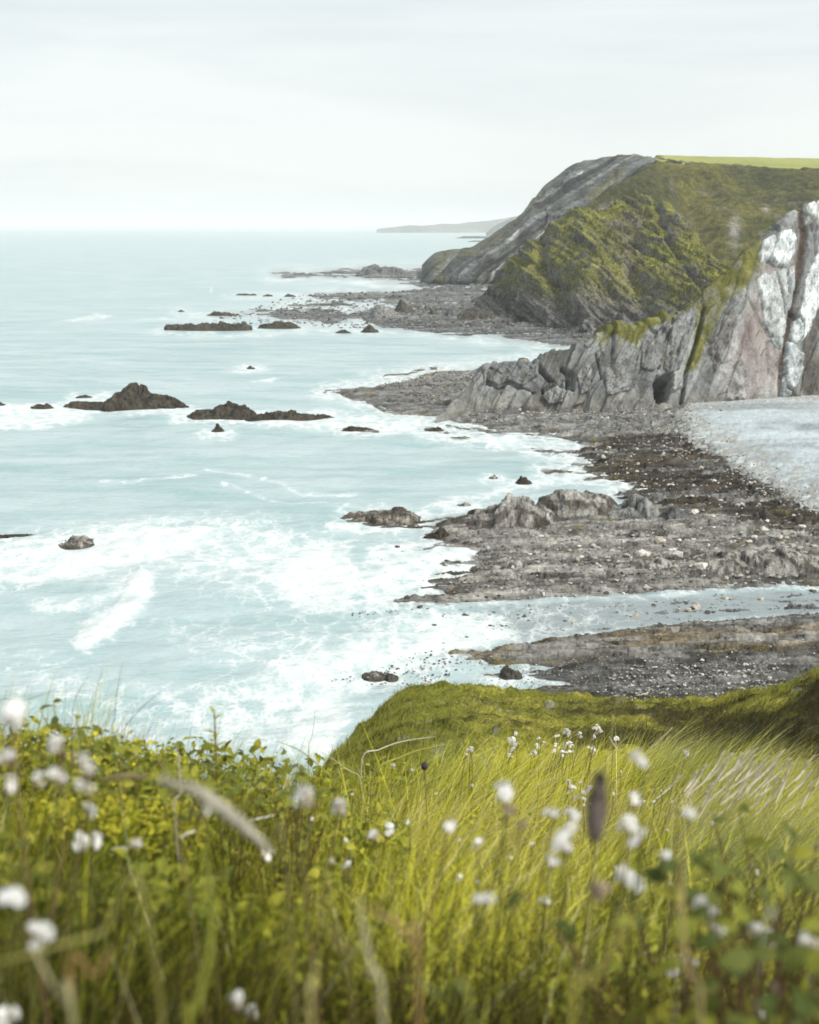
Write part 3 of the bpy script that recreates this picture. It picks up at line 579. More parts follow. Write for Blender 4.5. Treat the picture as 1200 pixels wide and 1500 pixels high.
# colours of the stone
c = np.broadcast_to(np.array([0.165, 0.172, 0.17]), A1.shape).copy()
tone = 0.5 * r + 0.35 * q + 0.5 * wob + 0.35 * _h(np.floor(sw1).astype(np.int64), np.zeros_like(px).astype(np.int64), np.zeros_like(px).astype(np.int64), 557)
c = mixc(c, (0.27, 0.275, 0.265), sstep(0.0, 0.7, tone)); c = mixc(c, (0.085, 0.082, 0.076), sstep(0.0, -0.8, tone) * 0.9)
strk = fbm(u / 7, v / 1.1, o=5, s=551, g=0.6); c = mixc(c, (0.075, 0.072, 0.066), sstep(0.1, 0.5, strk) * 0.4); c = mixc(c, (0.28, 0.29, 0.285), sstep(-0.15, -0.6, strk) * 0.45)
c = mixc(c, (0.27, 0.235, 0.222), main * 0.7); c = mixc(c, (0.15, 0.115, 0.112), sstep(0.1, 0.9, main) * np.exp(-(((px - 1088 - 0.25 * (490 - py)) / 16) ** 2 + ((py - 490) / 36) ** 2)) * 0.8)
c = mixc(c, (0.34, 0.34, 0.33), np.maximum(main * 0.9 * sstep(0.0, 0.5, fbm(u / 13, v / 3, o=4, s=561) + 0.004 * (py - 510)), 0))
c = mixc(c, (0.085, 0.06, 0.045), gully * 0.85); c = mixc(c, (0.15, 0.075, 0.035), np.exp(-(pdist(px, py, [(1173, 310), (1178, 345), (1172, 400)]) / 2.2) ** 2) * 0.25)
c = mixc(c, (0.08, 0.07, 0.058), gully2 * 0.8); c = mixc(c, (0.10, 0.09, 0.075), sstep(1172, 1190, px) * sstep(500, 530, py) * 0.8)
up_ = np.clip(normals(A1)[..., 2] * -np.sign(normals(A)[nr1 // 3, nc1 // 2, 1]), -1, 1)
mossm = np.maximum.reduce([sstep(-6, 6, sdf(px + 8 * ft, py + 8 * wob, [(985, 458), (1050, 404), (1112, 352), (1116, 384), (1104, 402), (1085, 428), (1062, 446), (1046, 480), (1030, 515), (1016, 545), (1004, 548), (1018, 505), (1022, 478), (1000, 474)])),
    sstep(-4, 5, sdf(px + 6 * ft, py + 6 * wob, [(868, 500), (876, 488), (985, 458), (996, 462), (980, 474), (950, 484), (935, 500), (925, 506), (890, 496), (880, 510)])),
    0.8 * np.exp(-(pdist(px + 4 * ft, py, [(1010, 440), (985, 480), (976, 530)]) / 4) ** 2), 0.7 * np.exp(-(pdist(px + 4 * ft, py, [(905, 482), (904, 510)]) / 3) ** 2), 0.7 * np.exp(-(pdist(px + 4 * ft, py, [(935, 480), (932, 512)]) / 3) ** 2)])
mossm = np.maximum(mossm, 0.75 * sstep(0.72, 0.9, up_ + 0.35 * ft) * (z > 12) * (px < 1120))
moss_c = mixc(np.broadcast_to(np.array([0.14, 0.14, 0.028]), A1.shape), (0.095, 0.092, 0.034), 0.5 + 0.9 * ft)
mk = np.clip(mossm * (0.5 + 1.0 * sstep(-0.3, 0.3, ft + 0.3 * q)), 0, 1)[..., None]; c = c * (1 - mk) + moss_c * mk
wet = sstep(6, 1.5, z + 1.2 * ft); c = mixc(c, (0.2, 0.19, 0.165), wet * 0.6)
cliff = link('cliff', mesh_from(A1.reshape(-1, 3), grid_q(nr1, nc1), 'cliff', c.reshape(-1, 3)), M_CLIFF, kind='structure', label='steep grey slabby cliff with white faces and a small cave, behind the pale beach')
# proud slabs, each a piece of its own
def slab(parent, A, N, poly, thick, colr, name='rock_slab', edge=3.0, seed=0, label=None, dark=None):
    px, py = to_px(A)
    w1 = fbm(px / 9, py / 9, o=3, s=seed); w2 = fbm(px / 9, py / 9, o=3, s=seed + 3); sdv = sdf(px + 1.6 * w1, py + 1.6 * w2, poly)
    sdv[int(nr1 * 0.72):] = -9
    k = sdv > -1.5; kq = k[:-1, :-1] | k[1:, :-1] | k[:-1, 1:] | k[1:, 1:]
    f1, f2, r, r2, ox, oy = voro(px / 16 + 0.4 * w1, py / 24 + 0.4 * w2, seed)
    fine = fbm(px / 3, py / 5, o=4, s=seed + 7)
    h1, h2, k1, k2, hx, hy = voro(px / 6.5 + 0.02 * py + 0.5 * w1, py / 10 + 0.5 * w2, seed + 5)
    D = 0.5 * thick * sstep(-0.6, 0.9, sdv) + 0.35 * (0.5 * k1 + k2 * hx + 0.6 * r2 * hy) + thick * 0.28 * (0.5 * r + r2 * oy) - 0.12 * thick * sstep(0.04, 0, f2 - f1) + 0.16 * fine + 0.3 * ((px * 0.22 + py * 0.1 + 1.2 * w1) % 1.0) - 0.8 * sstep(-0.2, -1.2, sdv)
    P = A + N * D[..., None]
    c = mixc(np.broadcast_to(np.array(colr, float), P.shape), np.array(colr) * 0.62, sstep(0.0, 0.6, fbm(px / 5, py / 14, o=4, s=seed + 11)) * 0.8)
    c = mixc(c, (0.16, 0.135, 0.11), sstep(0.8, -0.8, sdv + 1.5 * fine) * 0.5); c = mixc(c, (0.17, 0.175, 0.17), sstep(0.1, 0.45, fbm(px / 2.2, py / 16, o=4, s=seed + 13)) * 0.5)
    h1, h2, k1, k2, _a, _b = voro(px / 6.5 + 0.02 * py + 0.5 * w1, py / 10 + 0.5 * w2, seed + 5); c = c * (1 + 0.16 * k1 + 0.12 * r)[..., None]; c = mixc(c, (0.13, 0.125, 0.12), sstep(0.055, 0.0, h2 - h1) * (k2 > -0.3) * 0.75)
    if dark is not None: c = mixc(c, dark, sstep(0.1, 0.5, fbm(px / 7, py / 9, o=3, s=seed + 21)) * 0.8)
    v, q, (cc,) = compact(P.reshape(-1, 3), grid_q(*A.shape[:2], kq), c.reshape(-1, 3))
    o = link(name, mesh_from(v, q, name, cc), M_CLIFF, parent)
    if label: o['label'] = label
    return o
WH = (0.60, 0.635, 0.635); W2_ = (0.36, 0.38, 0.375)
As, Ns = A + N * (0.55 * D * vis)[..., None], N
As = A1
for i, (poly, th, cl, lb) in enumerate([
  ([(1112, 372), (1118, 353), (1132, 345), (1138, 352), (1130, 372), (1122, 386), (1114, 384)], 1.3, WH, 'small white block at the upper edge'),
  ([(1138, 350), (1144, 340), (1158, 338), (1166, 350), (1162, 374), (1152, 390), (1136, 390), (1126, 380)], 1.5, WH, 'white upper slab'),
  ([(1108, 410), (1116, 402), (1126, 404), (1136, 398), (1140, 420), (1148, 455), (1150, 488), (1142, 498), (1126, 490), (1118, 470), (1114, 440)], 1.0, (0.42, 0.44, 0.435), 'pale middle slab'),
  ([(1138, 398), (1162, 390), (1163, 420), (1157, 452), (1150, 462), (1146, 430)], 1.1, W2_, 'pale slab right of the crack'),
  ([(1126, 496), (1146, 496), (1144, 512), (1136, 510)], 0.8, (0.3, 0.33, 0.33), None),
  ([(1222, 350), (1204, 352), (1190, 384), (1180, 408), (1174, 440), (1168, 462), (1176, 472), (1174, 500), (1186, 484), (1196, 456), (1214, 420)], 1.6, WH, 'long white leaning slab at the right edge'),
  ([(1160, 474), (1168, 466), (1176, 474), (1174, 498), (1162, 503), (1156, 494)], 1.4, WH, 'small white block under the long white slab'),
  ([(1150, 500), (1164, 506), (1176, 520), (1175, 548), (1162, 570), (1152, 566), (1148, 530)], 1.4, (0.40, 0.435, 0.44), 'white lower slab'),
  ([(1146, 550), (1152, 568), (1160, 574), (1146, 590), (1142, 584)], 1.0, (0.38, 0.41, 0.41), None),
  ([(1174, 308), (1186, 300), (1222, 292), (1216, 318), (1200, 330), (1188, 318)], 1.2, (0.48, 0.50, 0.48), 'white block on the top corner'),
  ([(980, 480), (1000, 458), (1018, 448), (1020, 470), (1010, 500), (996, 540), (980, 548), (972, 540)], 1.0, (0.2, 0.21, 0.207), None),
  ([(940, 506), (962, 486), (982, 474), (976, 500), (968, 535), (955, 545), (938, 540)], 0.9, (0.2, 0.205, 0.2), None),
  ([(885, 545), (905, 520), (935, 508), (938, 540), (925, 572), (890, 580)], 0.8, (0.22, 0.228, 0.225), None),
  ([(712, 545), (748, 534), (785, 534), (788, 552), (765, 566), (745, 560), (728, 565), (714, 560)], 1.2, (0.165, 0.178, 0.178), 'leaning grey slab at the left end'),
  ([(795, 585), (798, 568), (812, 562), (826, 574), (824, 590), (805, 594)], 2.0, (0.25, 0.26, 0.25), 'fallen pale block at the foot'),
  ([(845, 548), (856, 530), (868, 540), (864, 572), (850, 578)], 0.8, (0.23, 0.235, 0.23), None),
  ([(1062, 585), (1075, 540), (1086, 520), (1096, 545), (1090, 586)], 0.6, (0.32, 0.315, 0.30), None),
  ([(1040, 510), (1062, 470), (1076, 445), (1080, 470), (1062, 515), (1046, 548)], 0.7, (0.19, 0.18, 0.172), None)]):
    slab(cliff, A1, N, poly, th, cl, seed=600 + i * 31, label=lb, dark=(0.12, 0.112, 0.10) if i > 9 else None)

# mossy bluff in the middle distance
C2 = [(690, 440, 694, 437, 4), (700, 446, 706, 432, 12), (716, 456, 718, 418, 25), (738, 462, 736, 402, 40), (762, 466, 758, 374, 60), (790, 472, 780, 350, 80), (815, 476, 800, 337, 95), (845, 480, 838, 325, 105), (875, 483, 872, 312, 115), (905, 486, 905, 301, 130), (935, 488, 936, 288, 140),
      (965, 492, 962, 295, 130), (995, 496, 990, 318, 115), (1025, 500, 1020, 352, 95), (1055, 503, 1050, 382, 75), (1090, 505, 1085, 408, 55), (1130, 506, 1125, 440, 40), (1180, 506, 1180, 470, 20)]
nr2, nc2 = 235, 400
A = lofted(C2, [0, .08, .18, .3, .44, .58, .72, .86, 1.0], nr2, nc2, [(8, 1, -2), (25, .85, -4), (70, .5, -4), (120, 0, -4)], z0=2.0, power=1.15)
N = normals(A); N *= -np.sign(N[nr2 // 3, nc2 // 2, 1])
px, py = to_px(A); x, y, z = A[..., 0], A[..., 1], A[..., 2]
# bedding dips down to the right in this face
ang = math.radians(-38); u = x * math.cos(ang) + z * math.sin(ang); v = -x * math.sin(ang) + z * math.cos(ang)
wob = fbm(x / 22, z / 22, y / 30, o=3, s=701); ft = fbm(x / 5, z / 5, y / 6, o=5, s=711, g=0.6)
f1, f2, r, r2, ox, oy = voro(u / 26 + 0.5 * wob, v / 8 + 0.5 * wob, 721)
rg = rdg(u / 40, v / 10, o=5, s=731, g=0.6); gul = rdg(x / 32 + 0.4 * wob, z / 90 + 0.2 * wob, o=3, s=741)
fn_ = fbm(u / 3.2, v / 1.1, y / 3, o=4, s=717, g=0.65)
h1, h2, k1, k2, hx, hy = voro(u / 6 + 0.5 * ft, v / 2.2 + 0.5 * ft, 727)
D = 2.4 * (0.5 * r + 1.1 * r2 * oy) + 2.0 * rg + 1.4 * gul + 1.6 * ft + 1.3 * fn_ + 1.7 * (0.5 * k1 + k2 * hy)
for ln, w, dd in [([(790, 350), (800, 400), (825, 440), (842, 470)], 11, 6), ([(735, 410), (760, 440), (790, 470)], 7, 3), ([(925, 400), (935, 440), (960, 470)], 12, 3.5), ([(880, 420), (905, 450)], 8, 2), ([(960, 300), (975, 340), (1010, 400), (1040, 440)], 6, 3)]:
    D -= dd * np.exp(-(pdist(px + 6 * wob, py + 5 * ft, ln) / w) ** 2)
D += 4 * np.exp(-(pdist(px + 6 * wob, py, [(850, 330), (870, 400), (850, 465)]) / 22) ** 2)
vis = sstep(0.02, 0.08, np.arange(nr2) / nr2)[:, None] * np.ones(nc2)[None]; tip = sstep(690, 760, px)
A2 = A + N * (D * vis * (0.2 + 0.8 * tip))[..., None]
nz = np.clip(np.abs(normals(A2)[..., 2]), 0, 1)
c = np.broadcast_to(np.array([0.175, 0.168, 0.15]), A2.shape).copy()
c = mixc(c, (0.06, 0.056, 0.05), sstep(0.12, 0.55, rg * -1 + 0.4 * ft + 0.5 * fn_)); c = mixc(c, (0.25, 0.24, 0.215), sstep(0.2, 0.6, ft + 0.3 * r) * 0.7)
grs = fbm(x / 13, z / 9, y / 16, o=5, s=751, g=0.6)
cover = sstep(-0.11, 0.10, grs + 0.9 * (nz - 0.44) + 0.45 * fn_ + 0.15 * k1) * sstep(8, 18, z + 5 * ft)
g = mixc(np.broadcast_to(np.array([0.225, 0.228, 0.045]), A2.shape), (0.125, 0.13, 0.036), 0.5 + 0.9 * fbm(x / 20, z / 20, y / 20, o=3, s=761))
g = mixc(g, (0.31, 0.295, 0.05), sstep(0.15, 0.5, fbm(x / 8, z / 8, y / 8, o=4, s=771)) * 0.8)
c = c * (1 - (cover * 0.92)[..., None]) + g * (cover * 0.92)[..., None]
c = mixc(c, (0.22, 0.195, 0.165), np.exp(-(pdist(px + 8 * wob, py, [(930, 330), (915, 390), (905, 440)]) / 18) ** 2) * sstep(-0.4, 0.3, ft) * 0.75)
c = mixc(c, (0.36, 0.37, 0.36), sstep(10, 3, z + 4 * ft) * sstep(0.0, 0.4, wob + ft) * 0.7)
bluff = link('bluff', mesh_from(A2.reshape(-1, 3), grid_q(nr2, nc2), 'bluff', c.reshape(-1, 3)), M_MOSS, kind='structure', label='mossy green bluff with grey scree in the middle distance')

# olive hillside behind the bluff, rising to the field
C3 = [(760, 452, 800, 335, 60), (800, 452, 850, 308, 110), (850, 452, 890, 282, 170), (900, 452, 925, 262, 230), (950, 452, 955, 244, 280), (1000, 450, 1000, 243, 310), (1050, 448, 1050, 245, 310), (1100, 446, 1100, 247, 300), (1150, 445, 1150, 249, 280), (1200, 444, 1200, 250, 260), (1280, 444, 1280, 246, 240), (1400, 444, 1400, 240, 220), (1600, 444, 1600, 235, 200)]
nr3, nc3 = 170, 280
A = lofted(C3, [0, .1, .22, .36, .5, .64, .78, .9, 1.0], nr3, nc3, [(20, 1, -1), (90, 1, -4), (200, .8, -10)], z0=2.0, power=1.0)
N = normals(A); N *= -np.sign(N[nr3 // 3, nc3 // 2, 1])
px, py = to_px(A); x, y, z = A[..., 0], A[..., 1], A[..., 2]
wob = fbm(x / 60, y / 60, z / 40, o=3, s=801); ft = fbm(x / 9, y / 9, z / 9, o=5, s=811, g=0.6)
gul = rdg(x / 70 + 0.5 * wob, y / 200 + z / 120, o=4, s=821, g=0.5)
fs_ = fbm(x / 3.5, y / 3.5, z / 3, o=4, s=817, g=0.6)
D = 7 * gul + 2.4 * ft + 4 * wob + 1.3 * fs_
D -= 8 * np.exp(-(pdist(px, py, [(1010, 300), (1040, 360), (1080, 420)]) / 18) ** 2)
D += 9 * np.exp(-(pdist(px, py, [(900, 292), (940, 275), (1000, 268), (1050, 262)]) / 12) ** 2)
vis = sstep(0.02, 0.10, np.arange(nr3) / nr3)[:, None] * sstep(1.0, 0.85, np.arange(nr3) / nr3 + 0.15 * (np.arange(nr3) > nr3 * 0.72))[:, None]
A3 = A + N * (D * vis * 0.8)[..., None]
c = mixc(np.broadcast_to(np.array([0.10, 0.10, 0.028]), A3.shape), (0.052, 0.056, 0.022), 0.5 + 1.2 * fbm(x / 40, y / 60, z / 30, o=5, s=831, g=0.6))
c = c * (1 + 0.8 * fs_[..., None])
c = mixc(c, (0.165, 0.15, 0.035), sstep(0.0, 0.5, 0.4 * fs_ + fbm(x / 55, y / 70, z / 30, o=4, s=841)) * 0.8)
c = mixc(c, (0.17, 0.16, 0.145), sstep(0.34, 0.55, rdg(x / 24, z / 14, y / 40, o=4, s=851) * 0.5 + 0.4 * ft) * sstep(262, 300, py) * 0.8)
for (cx_, cy_, rx_, ry_) in [(1075, 345, 8, 18), (1122, 310, 5, 6), (985, 325, 9, 7), (925, 320, 14, 6), (1045, 425, 14, 14), (880, 305, 10, 6)]:
    c = mixc(c, (0.36, 0.35, 0.33), np.exp(-(((px - cx_ + 5 * ft) / rx_) ** 2 + ((py - cy_ + 5 * wob) / ry_) ** 2)) * sstep(-0.4, 0.3, ft) * 0.9)
link('hillside', mesh_from(A3.reshape(-1, 3), grid_q(nr3, nc3), 'hillside', c.reshape(-1, 3)), M_MOSS, kind='structure', label='olive scrub hillside rising behind the mossy bluff')

# farthest big cliff, grey layered rock
C4 = [(616, 411, 618, 408, 6), (626, 413, 628, 396, 18), (640, 414, 640, 387, 25), (660, 414, 662, 383, 30), (685, 414, 688, 380, 35), (705, 413, 704, 370, 45), (725, 412, 724, 355, 60), (745, 411, 745, 336, 75), (765, 410, 765, 318, 90), (785, 409, 784, 292, 105), (800, 408, 798, 275, 115), (822, 408, 820, 258, 125),
      (848, 408, 845, 241, 135), (880, 408, 875, 235, 140), (910, 408, 905, 231, 145), (940, 408, 940, 231, 150), (965, 408, 965, 234, 160), (1010, 408, 1010, 240, 180), (1100, 408, 1100, 246, 200)]
nr4, nc4 = 190, 280
A = lofted(C4, [0, .1, .22, .36, .5, .64, .78, .9, 1.0], nr4, nc4, [(15, 1, -1), (80, 1, 0), (200, 1, 4)], z0=2.0, power=1.0)
N = normals(A); N *= -np.sign(N[nr4 // 3, nc4 // 2, 1])
px, py = to_px(A); x, y, z = A[..., 0], A[..., 1], A[..., 2]
ang = math.radians(33); u = x * math.cos(ang) + z * math.sin(ang); v = -x * math.sin(ang) + z * math.cos(ang)
wob = fbm(x / 50, z / 50, y / 50, o=3, s=901); ft = fbm(x / 8, z / 8, y / 8, o=5, s=911, g=0.6)
lay = rdg(u / 90, v / 9 + 0.6 * wob, o=5, s=921, g=0.65); f1, f2, r, r2, ox, oy = voro(u / 34 + wob * .6, v / 10 + 0.6 * wob, 931)
bd4 = v / 7 + 0.5 * wob + u / 160; saw4 = bd4 % 1.0
D = 5.5 * saw4 + 1.4 * ((v / 2.3 + 0.8 * wob + u / 70) % 1.0) + 3.0 * lay + 4.0 * (0.5 * r + r2 * oy) + 2.5 * ft + 7 * rdg(x / 60, z / 120, y / 80, o=3, s=941)
vis = sstep(0.02, 0.1, np.arange(nr4) / nr4)[:, None] * (0.30 + 0.70 * sstep(0.77, 0.60, np.arange(nr4) / nr4)[:, None])
A4 = A + N * (D * vis * sstep(612, 680, px) * 0.8)[..., None]
nz = np.clip(np.abs(normals(A4)[..., 2]), 0, 1)
c = mixc(np.broadcast_to(np.array([0.042, 0.047, 0.05]), A4.shape), (0.09, 0.098, 0.10), sstep(-0.2, 0.5, lay + 0.4 * ft)); c = mixc(c, (0.03, 0.032, 0.033), sstep(-0.05, -0.5, lay + 0.3 * r) * 0.8)
c = mixc(c, (0.30, 0.305, 0.30), sstep(0.3, 0.6, fbm(u / 30, v / 4, o=4, s=951)) * 0.8)
b_t = _h(np.floor(bd4).astype(np.int64), np.zeros_like(px).astype(np.int64), np.zeros_like(px).astype(np.int64), 953); bd5 = v / 2.3 + 0.8 * wob + u / 70; b_u = _h(np.floor(bd5).astype(np.int64), np.zeros_like(px).astype(np.int64), np.zeros_like(px).astype(np.int64), 955)
c = c * (1 + 0.55 * b_t + 0.55 * b_u + 0.3 * fbm(x / 3, z / 3, y / 3, o=3, s=957))[..., None]
gm = np.maximum(0.7 * sstep(0.7, 0.9, nz + 0.25 * ft), np.exp(-(pdist(px + 4 * ft, py, [(905, 262), (885, 282), (868, 292)]) / 9) ** 2))
gm = np.maximum(gm, sstep(955, 985, px + 8 * ft)); gm = np.maximum(gm * 0.8, 0.6 * sstep(385, 395, py) * sstep(680, 640, px) * sstep(-0.2, 0.3, ft))
c = mixc(c, (0.10, 0.098, 0.035), gm * 0.9)
link('sea_cliff', mesh_from(A4.reshape(-1, 3), grid_q(nr4, nc4), 'sea_cliff', c.reshape(-1, 3)), M_FARCLIFF, kind='structure', label='tall grey layered sea cliff, farthest of the big cliffs')

# field on the plateau
fr = [(957, 232.5, 1120), (975, 236, 1090), (1015, 243, 1075), (1080, 247, 1060), (1150, 250, 1010), (1200, 252, 990), (1300, 250, 960), (1600, 248, 930)]
bk = [(958, 231.5, 1135), (975, 231, 1350), (1015, 231.5, 1500), (1080, 232.5, 1550), (1150, 234, 1560), (1200, 235, 1560), (1300, 236, 1560), (1600, 238, 1560)]
a_ = np.array([at_y(*p) for p in fr]); b_ = np.array([at_y(*p) for p in bk]); a0 = a_ + np.array([0, -15, -8.0]); b1 = b_ + np.array([0, 150, -30.0])
A = cat(cat(np.array([a0, a_, a_ * .66 + b_ * .34, a_ * .33 + b_ * .67, b_, b1]), 60, 0), 160, 1)
A[..., 2] += 0.6 * fbm(A[..., 0] / 30, A[..., 1] / 40, o=3, s=961)
c = mixc(np.broadcast_to(np.array([0.27, 0.285, 0.075]), A.shape), (0.22, 0.24, 0.06), 0.5 + fbm(A[..., 0] / 80, A[..., 1] / 60, o=3, s=963))
link('field', mesh_from(A.reshape(-1, 3), grid_q(60, 160), 'field', c.reshape(-1, 3)), M_FIELD, kind='structure', label='bright green field on top of the plateau')

# pale headland near the horizon and the skerries before it
def far_hill(name, prof, base, depth, label, colr, seed):
    prof = np.array(prof, float); xs = np.linspace(prof[0, 0], prof[-1, 0], 220); tp = np.interp(xs, prof[:, 0], prof[:, 1])
    B = at_z(xs, base + 0 * xs, 0.0); T = at_y(xs, tp, B[:, 1] + depth * 0.5); rows = []
    for t in np.linspace(0, 2, 26):
        k = t if t <= 1 else 2 - t; p = B.copy(); p[:, 1] += depth * 0.5 * t; p[:, 0] *= p[:, 1] / B[:, 1]
        p[:, 2] = -3 + (T[:, 2] + 3) * k ** 0.55; rows.append(p)
    A = np.array(rows); w = depth * 0.12
    A[..., 2] += 0.10 * T[:, 2].max() * fbm(A[..., 0] / w, A[..., 1] / w, o=4, s=seed) * np.sin(np.linspace(0, math.pi, 26))[:, None]
    c = mixc(np.broadcast_to(np.array(colr), A.shape), np.array(colr) * 1.6, 0.5 + fbm(A[..., 0] / w, A[..., 2] / w, o=4, s=seed + 3))
    return link(name, mesh_from(A.reshape(-1, 3), grid_q(26, 220), name, c.reshape(-1, 3)), M_HILL, kind='structure', label=label)
far_hill('headland', [(552, 337), (575, 333), (600, 330.5), (640, 328.5), (670, 327), (690, 325.5), (720, 322), (745, 319), (760, 317), (860, 314)], 341, 1200, 'long pale headland on the horizon', (0.12, 0.125, 0.11), 971)
far_hill('headland', [(712, 342), (722, 334), (735, 325), (750, 317), (775, 312), (860, 306)], 346, 700, 'nearer pale headland dropping to the sea behind the big cliff', (0.10, 0.105, 0.095), 977)
far_hill('skerry', [(668, 348.5), (680, 346), (700, 345.8), (720, 346.5), (735, 348.5)], 349.2, 160, 'low pale skerry below the far headlands', (0.05, 0.05, 0.045), 981)
far_hill('skerry', [(684, 354), (694, 352.2), (702, 352.4), (712, 354)], 354.4, 80, 'small pale skerry nearest to the big cliff', (0.05, 0.05, 0.045), 983)

# ------------------------------------------------------------------ air
hb = mesh_from(np.array([[sx * 72000 * 1.0, y, z] for z in (-6, 190) for y in (-400, 72000) for sx in (-1, 1)], float), np.array([[0, 2, 3, 1], [4, 5, 7, 6], [0, 1, 5, 4], [2, 6, 7, 3], [0, 4, 6, 2], [1, 3, 7, 5]]), 'haze', smooth=False)
m = M('haze'); pv = m.n('VolumePrincipled', {'Color': (0.97, 0.99, 1.0, 1), 'Density': 0.00009, 'Anisotropy': 0.0}); m.t.links.new(pv.outputs[0], m.out.inputs['Volume'])
link('haze', hb, m.m, kind='stuff', label='thin sea haze')
# ------------------------------------------------------------------ grassy spur below the bank
SP = [(300, 1330, 24), (410, 1240, 30), (460, 1160, 36), (496, 1106, 40), (524, 1076, 43), (560, 1042, 46), (592, 1015, 48), (630, 1009, 50), (700, 1010, 50), (800, 1020, 49), (900, 1028, 48), (1000, 1031, 47), (1060, 1028, 46), (1100, 1020, 44), (1150, 1000, 42), (1200, 983, 40), (1300, 950, 38), (1500, 880, 36), (1800, 800, 34)]
net = []
for (cx, cyy, yy) in SP:
    cr_ = at_y(cx, cyy, yy); fb = at_y(cx * 0.8 + 600 * 0.2 if cx > 500 else cx - 30, max(1300, cyy + 120), 18)
    col = [np.array([cr_[0] * 1.5, yy + 26, -3.0]), np.array([cr_[0] * 1.25, yy + 14, max(cr_[2] - 13, 2)]), np.array([cr_[0] * 1.08, yy + 4.5, cr_[2] - 3.2])]
    for t in (0, .12, .28, .45, .62, .8, 1.0):
        p = cr_ * (1 - t) + fb * t; p[2] = cr_[2] + (fb[2] - cr_[2]) * t ** 1.1 + 0.9 * math.sin(math.pi * t); col.append(p)
    net.append(col)
A = np.array(net).transpose(1, 0, 2); nrs, ncs = 190, 420
A = cat(cat(A, nrs, 0), ncs, 1)
x, y, z = A[..., 0], A[..., 1], A[..., 2]; px, py = to_px(A)
b1 = fbm(x / 3.2, y / 2.4, o=4, s=1001); b2 = fbm(x / 0.8, y / 0.7, o=4, s=1011, g=0.6); b3 = rdg(x / 6 + 0.2 * b1, y / 1.9, o=3, s=1021)
b4 = fbm(x / 0.35, y / 0.35, o=3, s=1015)
A[..., 2] += 0.50 * b1 + 0.42 * b2 + 0.14 * b4 + 0.28 * b3 * sstep(500, 620, px)
heath = sstep(-10, 14, sdf(px + 26 * b1, py + 12 * b2, [(930, 1100), (985, 1068), (1060, 1062), (1130, 1052), (1210, 1048), (1400, 1020), (1400, 1180), (1150, 1150), (1000, 1130)]))
heath = np.maximum(heath, 0.95 * sstep(0.16, 0.34, b1 + 0.3 * b2) * sstep(780, 980, px + 60 * b3)); heath = np.maximum(heath, 0.8 * sstep(0.3, 0.45, b1) * sstep(560, 640, px))
heath = np.maximum(heath, sstep(1120, 1190, px + 30 * b1) * sstep(0.0, 0.25, b1 + 0.4 * b2))
c = mixc(np.broadcast_to(np.array([0.225, 0.235, 0.035]), A.shape), (0.125, 0.13, 0.025), 0.45 + 0.8 * b2 + 0.5 * b1)
c = mixc(c, (0.38, 0.34, 0.07), sstep(0.15, 0.55, b3) * sstep(640, 760, px) * 0.7)  # sunlit highlights of the ridge lines, painted into the turf
c = mixc(c, (0.14, 0.135, 0.022), sstep(640, 560, px + 30 * b1) * 0.6)
c = mixc(c, (0.042, 0.036, 0.02), heath * 0.92)
c = mixc(c, (0.26, 0.25, 0.22), sstep(0.52, 0.62, fbm(x / 0.7, y / 0.9, o=3, s=1031)) * 0.7)
link('grassy_spur', mesh_from(A.reshape(-1, 3), grid_q(nrs, ncs), 'grassy_spur', c.reshape(-1, 3)), M_TURF, kind='structure', label='green turf covered spur of the cliff below the bank')

def strips(root, h, lean, bend, width, colr, K=4, yaw=None, rng=RNG, tipc=None, droop=0.0):
    """many thin tapered curved blades as one quad mesh; returns V, Q, C"""
    n = len(root); t = np.linspace(0, 1, K + 1)[None, :, None]
    yaw = rng.uniform(0, math.pi, n) if yaw is None else yaw
    side = np.stack([np.cos(yaw), np.sin(yaw), np.zeros(n)], -1)[:, None, :]
    L3 = np.concatenate([lean, np.zeros((n, 1))], 1)[:, None, :]; hh = h[:, None, None]; be = bend[:, None, None]
    upv = np.array([0, 0, 1.0])[None, None]
    c0 = root[:, None, :] + hh * (upv * (t - 0.35 * be * t * t - droop * t ** 4) + L3 * (0.35 * t + be * t * t))
    w = width[:, None, None] * (1 - t ** 2.2) * 0.5 + 0.00006
    V = np.stack([c0 - side * w, c0 + side * w], 2).reshape(-1, 3)
    i = np.arange(n)[:, None] * (2 * (K + 1)) + 2 * np.arange(K)[None]
    Q = np.stack([i, i + 1, i + 3, i + 2], -1).reshape(-1, 4)
    tt = np.broadcast_to(t, (n, K + 1, 1))
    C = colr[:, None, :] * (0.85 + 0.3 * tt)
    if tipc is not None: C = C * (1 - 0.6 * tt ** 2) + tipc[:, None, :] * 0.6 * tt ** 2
    return V, Q, np.repeat(C, 2, 1).reshape(-1, 3)

# turf of the spur: short tufts
n = 60000
ri = RNG.uniform(nrs * 0.20, nrs * 0.93, n).astype(int); ci = RNG.uniform(ncs * 0.12, ncs * 0.93, n).astype(int)
g0 = A[ri, ci] + RNG.uniform(-0.12, 0.12, (n, 3)) * [1, 1, 0]; hp = heath[ri, ci]
gc = mixc(np.broadcast_to(np.array([0.22, 0.24, 0.035]), (n, 3)), (0.40, 0.37, 0.10), RNG.random(n) * 0.8); gc = mixc(gc, (0.05, 0.042, 0.02), hp * 0.9) * RNG.uniform(0.7, 1.25, (n, 1))
V, Q, C = strips(g0 - [0, 0, 0.05], RNG.uniform(0.10, 0.34, n) * (1 + 0.2 * hp) * (1 + 1.3 * np.clip(fbm(g0[:, 0] / 0.9, g0[:, 1] / 0.9, o=2, s=1041), 0, 1)), np.stack([RNG.normal(0.5, 0.4, n), RNG.normal(0, 0.4, n)], -1), RNG.uniform(0.2, 0.7, n), RNG.uniform(0.009, 0.022, n), gc, K=2)
